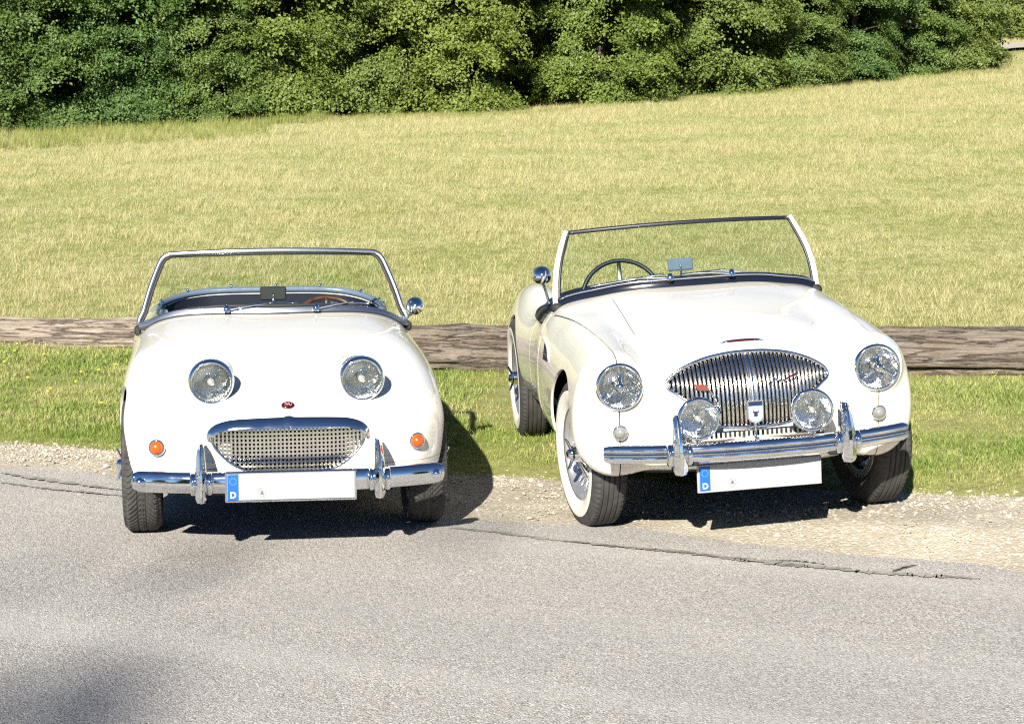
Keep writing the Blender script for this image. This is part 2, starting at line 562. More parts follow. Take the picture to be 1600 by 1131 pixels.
def ray_dir(px, py):
    a = (px - 800) / FPX; b = -(py - 565.5) / FPX
    return np.array([a, math.cos(PITCH) + b * math.sin(PITCH), -math.sin(PITCH) + b * math.cos(PITCH)])
def at(px, py):
    """the point of the ground seen at a pixel of the photograph"""
    d = ray_dir(px, py); t = np.linspace(4, 260, 20000)
    P = np.array([0, 0, 2.0]) + t[:, None] * d
    below = P[:, 2] < gz(P[:, 0], P[:, 1])
    return P[np.argmax(below)] if below.any() else P[-1]
def at_dist(px, y):
    d = ray_dir(px, 107); t = y / d[1]; return np.array([d[0] * t, y, float(gz(d[0] * t, y))])

# ------------------------------------------------------------------ ground materials
def mat_ground():
    m, nt, b, o = new_mat('meadow_soil'); n = NT(nt); p = n.pos()
    big = n.noise(p, 0.35, 4); mid = n.noise(n.mapping(p, (1, 2.2, 1)), 2.2, 6, 0.65); fine = n.noise(p, 28, 5, 0.7)
    col = n.mix(n.rng(mid, 0.38, 0.62), C(136, 140, 82), C(160, 156, 104))
    col = n.mix(n.rng(big, 0.45, 0.7), col, C(128, 136, 62))
    col = n.mix(n.math('MULTIPLY', n.rng(fine, 0.45, 0.7), 0.55), col, C(84, 76, 42))
    n.link(col, b.inputs['Base Color']); b.inputs['Roughness'].default_value = 0.95; b.inputs['Specular IOR Level'].default_value = 0.1
    n.link(n.bump(fine, 0.7, 0.02), b.inputs['Normal'])
    return m
def mat_sand():
    m, nt, b, o = new_mat('sandy_gravel'); n = NT(nt); p = n.pos()
    big = n.noise(p, 1.6, 5); fine = n.noise(p, 60, 6, 0.75); st = n.voronoi(p, 75, 'Color'); sd = n.voronoi(p, 75)
    col = n.mix(n.rng(big, 0.35, 0.65), C(190, 181, 161), C(170, 161, 144))
    col = n.mix(n.math('MULTIPLY', n.rng(fine, 0.4, 0.7), 0.5), col, C(148, 132, 104))
    g = n.node('ShaderNodeSeparateColor'); n.link(st, g.inputs[0])
    col = n.mix(n.math('MULTIPLY', n.rng(g.outputs[0], 0.75, 0.8), 0.6), col, C(205, 200, 190))
    n.link(col, b.inputs['Base Color']); b.inputs['Roughness'].default_value = 0.95; b.inputs['Specular IOR Level'].default_value = 0.15
    h = n.math('ADD', n.math('MULTIPLY', sd, -0.5), fine)
    n.link(n.bump(h, 0.8, 0.012), b.inputs['Normal'])
    return m
def mat_asphalt():
    m, nt, b, o = new_mat('weathered_asphalt'); n = NT(nt); p = n.pos()
    c1 = n.voronoi(p, 185, 'Color'); d1 = n.voronoi(p, 185); fine = n.noise(p, 130, 4, 0.8); f2 = n.noise(p, 300, 3, 0.7)
    s = n.node('ShaderNodeSeparateColor'); n.link(c1, s.inputs[0])
    col = n.ramp(s.outputs[0], [(0.0, C(112, 109, 105)), (0.18, C(160, 156, 150)), (0.55, C(186, 182, 176)), (0.82, C(207, 202, 194)), (1.0, C(238, 233, 223))])
    col = n.mix(n.math('MULTIPLY', n.rng(s.outputs[1], 0.55, 0.95), 0.35), col, C(172, 152, 124))
    col = n.mix(n.rng(fine, 0.52, 0.76), col, C(110, 107, 103))
    big = n.noise(p, 0.9, 7, 0.65)
    col = n.mix(n.rng(big, 0.35, 0.7, 0.0, 0.38), col, C(162, 159, 155))
    uvx = n.mapping(p, (1, 1, 1), (0, 0, math.atan2(-ED[1], ED[0])))
    lane = n.noise(n.mapping(uvx, (0.12, 1.6, 1)), 1.0, 3)
    col = n.mix(n.rng(lane, 0.48, 0.66, 0.0, 0.30), col, C(208, 203, 195))
    n.link(col, b.inputs['Base Color']); b.inputs['Roughness'].default_value = 0.86; b.inputs['Specular IOR Level'].default_value = 0.3
    n.link(n.bump(n.math('ADD', n.math('MULTIPLY', d1, -1.0), fine), 0.9, 0.006), b.inputs['Normal'])
    return m
M_GROUND, M_SAND, M_ASPHALT = mat_ground(), mat_sand(), mat_asphalt()
M_TAR = simple('dark_tar', C(120, 117, 112), 0.9, bump=(60, 0.5, 0.004), vary=(9, C(158, 153, 146)))
M_STONE = simple('limestone_gravel', C(194, 187, 172), 0.9, vary=(40, C(148, 138, 122)))

# ------------------------------------------------------------------ the ground to the horizon
def axis_nodes(dense_lo, dense_hi, step, far_lo, far_hi, grow=1.16):
    a = list(np.arange(dense_lo, dense_hi + 1e-6, step)); s = step
    while a[-1] < far_hi: s *= grow; a.append(a[-1] + s)
    s = step
    while a[0] > far_lo: s *= grow; a.insert(0, a[0] - s)
    return np.array(a)
gx = axis_nodes(-5, 6, 0.10, -1500, 1500); gy = axis_nodes(6, 18, 0.10, -1500, 1800, 1.06)
GX, GY = np.meshgrid(gx, gy, indexing='ij')
GU, GV = road_uv(GX, GY)
GZ = gz(GX, GY) + 0.03 * fbm(np.stack([GX * 1.3, GY * 1.3, GX * 0], -1), 3, 4) * sstep(0.4, 1.4, GV)
GZ = GZ - 0.02 * (1 - sstep(-0.1, 0.0, GV - shoulder_edge(GU)))
tag(obj('ground', (np.stack([GX, GY, GZ], -1).reshape(-1, 3), grid_faces(len(gx), len(gy))), M_GROUND), kind='structure')

uu = axis_nodes(-4, 10, 0.05, -220, 220, 1.12)
def strip(vfun, nv, zoff, noise=0.0):
    """a sheet along the road edge; vfun gives the inner and outer border"""
    a, b = vfun(uu); t = np.linspace(0, 1, nv)
    VV = a[:, None] + (b - a)[:, None] * t[None]; UU = np.repeat(uu[:, None], nv, 1)
    X = E0[0] + UU * ED[0] + VV * EN[0]; Y = E0[1] + UU * ED[1] + VV * EN[1]
    Z = gz(X, Y) + zoff
    if noise: Z = Z + noise * fbm(np.stack([X * 6, Y * 6, X * 0], -1), 21, 4) * (np.sin(np.pi * t) ** 0.5)[None]
    return np.stack([X, Y, Z], -1).reshape(-1, 3), grid_faces(len(uu), nv)
tag(obj('gravel_shoulder', strip(lambda u: (np.full_like(u, -0.5), shoulder_edge(u)), 30, 0.0, 0.03), M_SAND), kind='structure')
tag(obj('road', strip(lambda u: (np.full_like(u, -7.0), edge_wob(u)), 24, 0.008), M_ASPHALT), kind='structure')

def ribbon(px, w, z=0.0125, wob=0.02, seed=1):
    """thin irregular band lying on the road along pixels of the photograph"""
    P = np.array([at(*q)[:2] for q in px]); P = curve(P, 90)
    P += wob * np.stack([fbm(np.stack([np.arange(90) * .35, np.zeros(90), np.zeros(90)], -1), seed + k) for k in (0, 7)], -1)
    T = np.gradient(P, axis=0); T /= np.linalg.norm(T, axis=1)[:, None]; Nn = np.stack([-T[:, 1], T[:, 0]], 1)
    ww = w * (0.25 + 1.3 * vnoise(np.stack([np.arange(90) * .5, np.zeros(90), np.zeros(90)], -1), seed + 3)) * np.sin(np.linspace(0.05, np.pi - 0.05, 90)) ** 0.4
    V = np.concatenate([np.c_[P + Nn * ww[:, None] / 2, np.full(90, z)], np.c_[P - Nn * ww[:, None] / 2, np.full(90, z)]])
    F = np.array([[i, i + 90, i + 91, i + 1] for i in range(89)])
    return V, F
for i, (px, w) in enumerate([([(705, 829), (780, 836), (860, 846), (930, 853)], 0.032), ([(945, 856), (1000, 861), (1060, 866), (1120, 873)], 0.040), ([(1110, 873), (1180, 880), (1250, 888), (1330, 894)], 0.050), ([(1290, 892), (1380, 900), (1450, 904), (1530, 909)], 0.045), ([(1190, 881), (1240, 880), (1290, 886)], 0.016), ([(1395, 899), (1412, 892), (1432, 888)], 0.018),
                             ([(880, 850), (960, 857), (1060, 866), (1140, 876), (1200, 884)], 0.03),
                             ([(0, 742), (60, 752), (120, 760), (190, 770)], 0.05), ([(0, 758), (70, 767), (160, 776), (190, 779)], 0.025)]):
    tag(obj('road_crack', ribbon(px, w, 0.0118 + i * 0.0006, seed=i * 11), M_TAR), kind='structure')

# ------------------------------------------------------------------ loose stones on the shoulder
def stones(n, seed):
    r = np.random.default_rng(seed)
    ico = np.array([(0, 0, 1), (.894, 0, .447), (.276, .851, .447), (-.724, .526, .447), (-.724, -.526, .447), (.276, -.851, .447), (.724, .526, -.447), (-.276, .851, -.447), (-.894, 0, -.447), (-.276, -.851, -.447), (.724, -.526, -.447), (0, 0, -1)])
    tri = np.array([(0, 1, 2), (0, 2, 3), (0, 3, 4), (0, 4, 5), (0, 5, 1), (1, 6, 2), (2, 7, 3), (3, 8, 4), (4, 9, 5), (5, 10, 1), (6, 7, 2), (7, 8, 3), (8, 9, 4), (9, 10, 5), (10, 6, 1), (11, 7, 6), (11, 8, 7), (11, 9, 8), (11, 10, 9), (11, 6, 10)])
    u = r.uniform(-2, 8, n * 3); w = shoulder_edge(u); v = w * (1 - np.abs(r.normal(0, 0.42, n * 3))) + r.normal(0, 0.08, n * 3)
    den = 0.25 + 0.75 * sstep(0.42, 0.6, vnoise(np.stack([u * 2.2, v * 2.2, u * 0], -1), 31)) + 0.5 * sstep(3.8, 5.5, u)
    keep = (v > 0.06) & (v < w + 0.15) & (r.random(n * 3) < den); u, v = u[keep][:n], v[keep][:n]; n = len(u)
    x = E0[0] + u * ED[0] + v * EN[0]; y = E0[1] + u * ED[1] + v * EN[1]
    s = 0.0024 + 0.0040 * r.random(n) ** 2 + 0.008 * (r.random(n) ** 14)
    P = ico[None] * (1 + 0.35 * r.normal(0, 1, (n, 12, 1)).clip(-1, 1))
    sc = s[:, None, None] * np.stack([r.uniform(.8, 1.4, n), r.uniform(.8, 1.4, n), r.uniform(.5, .8, n)], -1)[:, None, :]
    P = P * sc; a = r.uniform(0, 6.28, n); ca, sa = np.cos(a)[:, None], np.sin(a)[:, None]
    P = np.stack([P[..., 0] * ca - P[..., 1] * sa, P[..., 0] * sa + P[..., 1] * ca, P[..., 2]], -1)
    P += np.stack([x, y, gz(x, y) + s * 0.25 + 0.001], -1)[:, None, :]
    return P.reshape(-1, 3), (tri[None] + (np.arange(n) * 12)[:, None, None]).reshape(-1, 3)
tag(obj('gravel', stones(13000, 4), M_STONE, smooth=False), 'pale loose gravel scattered between road and grass', 'gravel', kind='stuff')

# ------------------------------------------------------------------ grass
def mat_grass(name, base, tip, dry, dryness, patch=0.5):
    m, nt, b, o = new_mat(name); n = NT(nt); p = n.pos()
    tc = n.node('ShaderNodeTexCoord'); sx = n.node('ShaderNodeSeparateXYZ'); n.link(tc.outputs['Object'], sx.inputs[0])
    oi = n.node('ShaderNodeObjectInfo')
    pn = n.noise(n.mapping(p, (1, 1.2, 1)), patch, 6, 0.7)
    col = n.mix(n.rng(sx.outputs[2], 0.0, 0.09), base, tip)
    k = n.math('ADD', n.rng(pn, 0.36, 0.64, -0.36, 0.36), n.math('ADD', n.math('MULTIPLY', oi.outputs['Random'], 0.5), dryness - 0.25))
    nn = n.node('ShaderNodeClamp'); n.link(k, nn.inputs[0])
    col = n.mix(nn.outputs[0], col, dry)
    n.link(col, b.inputs['Base Color']); b.inputs['Roughness'].default_value = 0.6; b.inputs['Specular IOR Level'].default_value = 0.25
    tr = n.node('ShaderNodeBsdfTranslucent'); n.link(col, tr.inputs[0])
    mx = n.node('ShaderNodeMixShader'); mx.inputs[0].default_value = 0.25
    n.link(b.outputs[0], mx.inputs[1]); n.link(tr.outputs[0], mx.inputs[2]); n.link(mx.outputs[0], o.inputs[0])
    return m
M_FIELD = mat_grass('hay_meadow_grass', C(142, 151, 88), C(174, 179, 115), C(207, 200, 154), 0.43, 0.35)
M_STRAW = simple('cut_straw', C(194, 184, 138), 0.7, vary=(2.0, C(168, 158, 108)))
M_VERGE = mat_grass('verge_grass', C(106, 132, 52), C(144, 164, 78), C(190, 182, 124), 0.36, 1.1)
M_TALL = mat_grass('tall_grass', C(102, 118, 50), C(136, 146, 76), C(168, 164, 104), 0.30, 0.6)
M_FLOWER = simple('yellow_flower', C(250, 225, 60), 0.6)

def tuft(name, nb, rad, h0, h1, wid, lean, mat, seed, lying=0.0):
    r = np.random.default_rng(seed); V = []; F = []
    for i in range(nb):
        a = r.uniform(0, 6.283); q = rad * math.sqrt(r.random()); bx, by = q * math.cos(a), q * math.sin(a)
        d = r.uniform(0, 6.283); L = r.uniform(h0, h1); le = lean * r.uniform(0.3, 1.3)
        if r.random() < lying: le = r.uniform(1.25, 1.5); L *= 1.7
        w = wid * r.uniform(0.7, 1.3); pt = np.array([bx, by, 0.0 if le < 1.2 else r.uniform(0.01, 0.05)]); ang = le * 0.5
        sd = np.array([-math.sin(d), math.cos(d), 0]) * w / 2; k = len(V)
        for s in range(3):
            tw = (1.0, 0.75, 0.12)[s]
            V += [pt - sd * tw, pt + sd * tw]
            pt = pt + L / 2 * np.array([math.cos(d) * math.sin(ang), math.sin(d) * math.sin(ang), math.cos(ang)]); ang = ang + le * 0.6 if le < 1.2 else ang + 0.25
        F += [(k, k + 1, k + 3, k + 2), (k + 2, k + 3, k + 5, k + 4)]
    me = mesh_data(name, np.array(V), np.array(F), mat, True)
    return bpy.data.objects.new(name, me)

def scatter(name, pts, scale, sources, pick, label):
    """instances of blade tufts on given points: one uncountable mass"""
    src = bpy.data.collections.new(name + '_tufts')
    for o in sources: src.objects.link(o)
    n = len(pts); me = bpy.data.meshes.new(name); me.vertices.add(n); me.vertices.foreach_set('co', np.asarray(pts, np.float32).ravel())
    rot = np.zeros((n, 3), np.float32); rot[:, 2] = rng.uniform(0, 6.283, n)
    a = me.attributes.new('rot', 'FLOAT_VECTOR', 'POINT'); a.data.foreach_set('vector', rot.ravel())
    a = me.attributes.new('scl', 'FLOAT', 'POINT'); a.data.foreach_set('value', np.asarray(scale, np.float32))
    a = me.attributes.new('pick', 'INT', 'POINT'); a.data.foreach_set('value', np.asarray(pick, np.int32))
    o = bpy.data.objects.new(name, me); COL.objects.link(o)
    for s in sources:
        me.materials.append(s.data.materials[0]); break
    ng = bpy.data.node_groups.new(name + '_scatter', 'GeometryNodeTree')
    ng.interface.new_socket('Geometry', in_out='INPUT', socket_type='NodeSocketGeometry')
    ng.interface.new_socket('Geometry', in_out='OUTPUT', socket_type='NodeSocketGeometry')
    N = ng.nodes.new; gi, go = N('NodeGroupInput'), N('NodeGroupOutput'); ip = N('GeometryNodeInstanceOnPoints'); ci = N('GeometryNodeCollectionInfo')
    ci.inputs['Collection'].default_value = src; ci.inputs['Separate Children'].default_value = True; ci.inputs['Reset Children'].default_value = True
    def attr(nm, t):
        k = N('GeometryNodeInputNamedAttribute'); k.data_type = t; k.inputs['Name'].default_value = nm
        return next(s for s in k.outputs if s.enabled and s.name == 'Attribute')
    L = ng.links.new; L(gi.outputs[0], ip.inputs['Points']); L(ci.outputs[0], ip.inputs['Instance']); ip.inputs['Pick Instance'].default_value = True
    L(attr('pick', 'INT'), ip.inputs['Instance Index']); L(attr('rot', 'FLOAT_VECTOR'), ip.inputs['Rotation']); L(attr('scl', 'FLOAT'), ip.inputs['Scale'])
    L(ip.outputs[0], go.inputs[0])
    md = o.modifiers.new('scatter', 'NODES'); md.node_group = ng
    tag(o, label, 'grass', kind='stuff')
    return o

LOG_Y = lambda x: np.where(x > -1.9, 13.60 - 0.0466 * (x + 1.75) + 0.08, 14.60 - 0.169 * (x + 2.05))
def not_log(x, y): return np.abs(y - LOG_Y(x)) > 0.11
def wheel_free(x, y):
    ok = np.ones(len(x), bool)
    for O, yaw, wb, tr, hw, hl in ((S_O, S_YAW, 2.03, 0.62, 0.10, 0.13), (H_O, H_YAW, 2.29, 0.63, 0.10, 0.14)):
        lx = (x - O[0]) * math.cos(yaw) + (y - O[1]) * math.sin(yaw); ly = -(x - O[0]) * math.sin(yaw) + (y - O[1]) * math.cos(yaw)
        for wy in (0, wb): ok &= ~((np.abs(np.abs(lx) - tr) < hw) & (np.abs(ly - wy) < hl))
    return ok

# short green verge between the gravel and the logs
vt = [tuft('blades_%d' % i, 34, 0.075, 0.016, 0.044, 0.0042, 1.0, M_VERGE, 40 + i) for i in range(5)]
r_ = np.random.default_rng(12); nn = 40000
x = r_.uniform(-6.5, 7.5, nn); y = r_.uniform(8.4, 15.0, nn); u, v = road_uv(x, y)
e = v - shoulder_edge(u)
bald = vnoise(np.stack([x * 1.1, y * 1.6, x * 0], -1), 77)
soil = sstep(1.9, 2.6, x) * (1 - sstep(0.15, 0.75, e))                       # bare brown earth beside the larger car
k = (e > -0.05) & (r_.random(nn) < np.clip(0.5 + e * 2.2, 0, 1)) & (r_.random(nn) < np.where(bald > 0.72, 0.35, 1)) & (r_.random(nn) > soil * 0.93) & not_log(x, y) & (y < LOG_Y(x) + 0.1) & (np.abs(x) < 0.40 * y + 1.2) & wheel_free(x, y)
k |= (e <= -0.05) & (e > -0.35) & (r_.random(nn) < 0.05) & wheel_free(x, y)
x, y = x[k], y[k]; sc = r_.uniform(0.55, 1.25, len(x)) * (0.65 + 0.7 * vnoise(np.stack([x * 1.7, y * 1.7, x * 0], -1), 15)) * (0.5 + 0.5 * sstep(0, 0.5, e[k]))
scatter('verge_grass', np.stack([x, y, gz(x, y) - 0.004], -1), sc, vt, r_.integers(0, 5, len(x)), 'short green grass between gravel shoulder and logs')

# mown, drying meadow behind the logs
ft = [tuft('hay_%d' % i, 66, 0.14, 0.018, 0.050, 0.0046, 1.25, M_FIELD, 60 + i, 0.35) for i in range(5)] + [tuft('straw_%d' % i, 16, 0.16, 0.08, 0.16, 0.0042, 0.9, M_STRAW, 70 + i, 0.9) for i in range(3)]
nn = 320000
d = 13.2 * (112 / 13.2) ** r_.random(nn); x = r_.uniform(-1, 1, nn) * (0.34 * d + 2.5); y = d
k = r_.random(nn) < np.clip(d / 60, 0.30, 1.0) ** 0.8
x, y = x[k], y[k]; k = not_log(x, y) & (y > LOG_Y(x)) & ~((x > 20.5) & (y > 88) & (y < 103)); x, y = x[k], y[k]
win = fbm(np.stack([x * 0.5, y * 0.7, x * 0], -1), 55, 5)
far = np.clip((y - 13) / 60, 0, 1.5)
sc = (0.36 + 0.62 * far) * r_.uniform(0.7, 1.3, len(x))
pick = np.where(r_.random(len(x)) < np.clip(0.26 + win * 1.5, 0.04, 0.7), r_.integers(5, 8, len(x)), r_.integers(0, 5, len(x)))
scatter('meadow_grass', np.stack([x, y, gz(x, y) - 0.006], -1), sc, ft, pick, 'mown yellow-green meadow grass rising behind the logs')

# tall unmown grass along the foot of the trees, and yellow flowers in the verge
def boundary_y(px): return float(np.interp(px, [-300, 0, 350, 600, 830, 1000, 1280, 1400, 1560, 1700], [230, 213, 197, 184, 177, 160, 139, 123, 111, 102]))
tt = [tuft('tall_%d' % i, 30, 0.16, 0.16, 0.42, 0.009, 0.7, M_TALL, 90 + i) for i in range(4)]
pts = []
for i in range(2600):
    px = -260 + 1840 * r_.random() ** 1.15; q = at(px, boundary_y(px) + 2 + r_.random() ** 1.8 * (22 if px < 420 else 3)); pts.append(q)
pts = np.array(pts); scatter('tall_grass', pts, r_.uniform(0.45, 1.05, len(pts)) * np.where(pts[:, 0] < -5, 1.0, 0.6), tt, r_.integers(0, 4, len(pts)), 'tall unmown grass along the foot of the trees')

def flower(x, y):
    a = np.arange(8) * math.pi / 4; V = [(0, 0, 0.012)] + [(0.009 * math.cos(t), 0.009 * math.sin(t), 0.009) for t in a]
    g = G(); g.add(np.array(V) + np.array([0, 0, 0.045]), [[0, i + 1, (i + 1) % 8 + 1] for i in range(8)])
    o = obj('dandelion', g.geo(), M_FLOWER, loc=(x, y, float(gz(x, y)) - 0.002)); o.rotation_euler = (R(25), 0, 0)
    obj('stem', tube([(0, 0, 0), (0.002, 0, 0.028), (0, 0, 0.055)], 0.0018, 5, up=(0, 1, 0)), M_VERGE, o)
    return tag(o, 'small yellow dandelion flower growing in the green verge', 'flower', 'yellow flowers in the verge')
for (px, py) in [(24, 558), (70, 563), (155, 588), (128, 591), (80, 617), (76, 622), (28, 546), (45, 600), (160, 640), (810, 655), (182, 579), (120, 606), (735, 648), (8, 575)]:
    q = at(px, py); flower(q[0], q[1])

# ------------------------------------------------------------------ logs lying along the edge of the meadow
def mat_log(name, k):
    C = lambda *c: tuple(k * q for q in globals()['C'](*c))
    m, nt, b, o = new_mat(name); n = NT(nt); tc = n.node('ShaderNodeTexCoord'); q = tc.outputs['Object']
    gr = n.noise(n.mapping(q, (3.0, 90, 90)), 1.0, 8, 0.72, 0.5); pa = n.noise(n.mapping(q, (1.5, 5, 5)), 1.0, 4); fi = n.noise(n.mapping(q, (12, 90, 90)), 1.0, 5, 0.7)
    col = n.ramp(gr, [(0.24, C(90, 80, 70)), (0.42, C(120, 109, 97)), (0.56, C(139, 128, 115)), (0.72, C(170, 160, 146))])
    col = n.mix(n.rng(pa, 0.5, 0.7, 0, 0.4), col, C(120, 98, 78), 'MIX'); col = n.mix(n.rng(fi, 0.5, 0.75, 0, 0.45), col, C(60, 50, 42))
    rd = n.noise(n.mapping(q, (1.1, 15, 15), (0, 0.10, 0.06)), 1.0, 5, 0.6, 0.8); cr = n.rng(n.math('ABSOLUTE', n.math('SUBTRACT', rd, 0.5)), 0.0, 0.035, 1.0, 0.0)
    col = n.mix(n.math('MULTIPLY', cr, 0.5), col, C(60, 50, 42)); gr = n.math('SUBTRACT', gr, n.math('MULTIPLY', cr, 0.8))
    n.link(col, b.inputs['Base Color']); b.inputs['Roughness'].default_value = 0.85; b.inputs['Specular IOR Level'].default_value = 0.2
    n.link(n.bump(n.math('ADD', gr, n.math('MULTIPLY', fi, 0.4)), 1.0, 0.02), b.inputs['Normal'])
    return m
M_LOG = mat_log('weathered_log', 1.0); M_LOG_PALE = mat_log('pale_weathered_log', 1.55); M_ENDGRAIN = simple('log_end_grain', C(168, 146, 116), 0.85, vary=(20, C(120, 98, 74)), bump=(60, 0.6, 0.006))
def log_geo(L, r0, r1, seed, n=320, m=96):
    s = np.linspace(0, 1, n); a = np.arange(m) * 2 * np.pi / m; S, A = np.meshgrid(s, a, indexing='ij')
    base = r0 + (r1 - r0) * S; X = S * L
    P = np.stack([X * 1.4, np.cos(A) * 1.6 + seed, np.sin(A) * 1.6], -1)
    r = base * (1 + 0.34 * fbm(P, seed, 3))
    r += 0.055 * base / 0.17 * fbm(np.stack([X * 2.6, np.cos(A) * 9, np.sin(A) * 9 + seed], -1), seed + 5, 4)
    for k in range(18):
        ph = _hash(np.int64(k), np.int64(seed), np.int64(3), 1) * 6.283; c = ph + 0.5 * (fbm(np.stack([s * L * 0.7, s * 0 + k, s * 0], -1), seed + 30, 3))[:, None] * 2 + 0.25 * (S - .5)
        d = np.abs((A - c + np.pi) % (2 * np.pi) - np.pi) * base
        amp = np.clip(np.sin((s * L * (0.5 + 0.3 * (k % 3)) + k) * 1.7), 0, 1)[:, None] ** 0.7
        r -= amp * (0.026 + 0.016 * (k % 2)) * np.exp(-(d / 0.011) ** 2) * base / 0.15
    bend = 0.04 * np.sin(S * 3.1 + seed)
    V = np.stack([X, r * np.cos(A) + bend, r * np.sin(A) + 0.02 * np.sin(S * 5 + seed)], -1).reshape(-1, 3)
    return V, grid_faces(n, m, False, True), m, n
def make_log(p0, p1, r0, r1, seed, label, mat):
    p0, p1 = np.array(p0, float), np.array(p1, float); d = p1 - p0; L = float(np.linalg.norm(d)); V, F, m, n = log_geo(L, r0, r1, seed)
    z0, z1 = float(gz(p0[0], p0[1])), float(gz(p1[0], p1[1]))
    o = empty('log', (p0[0], p0[1], z0 + r0 * 0.80), (0, -math.asin((z1 - z0 + (r1 - r0) * 0.8) / L), math.atan2(d[1], d[0])))
    obj('trunk', (V, F), mat, o)
    for k in (0, n - 1):
        ring = V[k * m:(k + 1) * m]; c = ring.mean(0) + np.array([0.012 if k else -0.012, 0, 0]); W = np.concatenate([[c], ring])
        obj('cut_end', (W, [[0, 1 + i, 1 + (i + 1) % m] if not k else [0, 1 + (i + 1) % m, 1 + i] for i in range(m)]), M_ENDGRAIN, o)
    return tag(o, label, 'log', 'logs along the meadow edge')
make_log((-1.75, 13.68), (6.4, 13.30), 0.168, 0.180, 3, 'thick brown weathered log lying behind both parked cars', M_LOG)
lg = make_log((-6.2, 15.30), (-2.05, 14.60), 0.102, 0.122, 8, 'thinner pale grey split log ending behind the small roadster', M_LOG_PALE)
sp = log_geo(2.6, 0.030, 0.018, 15, 120, 32); obj('split_piece', (sp[0] + np.array([1.4, -0.105, -0.070]), sp[1]), M_LOG_PALE, lg)

# ------------------------------------------------------------------ trees
def mat_leaf(name, c0, c1, c2, c3):
    m, nt, b, o = new_mat(name); n = NT(nt); p = n.pos(); oi = n.node('ShaderNodeObjectInfo')
    nz = n.noise(p, 0.8, 3); n2 = n.noise(p, 7.0, 2)
    col = n.mix(n.rng(nz, 0.35, 0.65), c0, c1)
    col = n.mix(n.rng(n2, 0.4, 0.7), col, c2)
    col = n.mix(n.math('MULTIPLY', oi.outputs['Random'], 0.6), col, c3)
    n.link(col, b.inputs['Base Color']); b.inputs['Roughness'].default_value = 0.48; b.inputs['Specular IOR Level'].default_value = 0.35
    tr = n.node('ShaderNodeBsdfTranslucent'); n.link(n.mix(0.5, col, C(140, 160, 40)), tr.inputs[0]); mx = n.node('ShaderNodeMixShader'); mx.inputs[0].default_value = 0.22
    n.link(b.outputs[0], mx.inputs[1]); n.link(tr.outputs[0], mx.inputs[2]); n.link(mx.outputs[0], o.inputs[0])
    return m
M_LEAF = mat_leaf('mid_green_foliage', C(60, 86, 36), C(94, 114, 50), C(122, 141, 75), C(118, 126, 60))
M_LEAF_BLUE = mat_leaf('cool_green_foliage', C(52, 82, 38), C(82, 108, 50), C(110, 134, 74), C(96, 114, 55))
M_LEAF_YELLOW = mat_leaf('yellow_green_foliage', C(68, 91, 35), C(102, 121, 48), C(128, 145, 72), C(120, 130, 57))
M_LEAF_SHADED = mat_leaf('shade_painted_foliage', C(30, 44, 24), C(44, 58, 30), C(56, 72, 40), C(50, 60, 32)); M_BARK = simple('tree_bark', C(84, 72, 58), 0.9, vary=(9, C(52, 44, 36)), bump=(24, 0.9, 0.03))  # the dark foliage has the wood's inner shade put into its colour

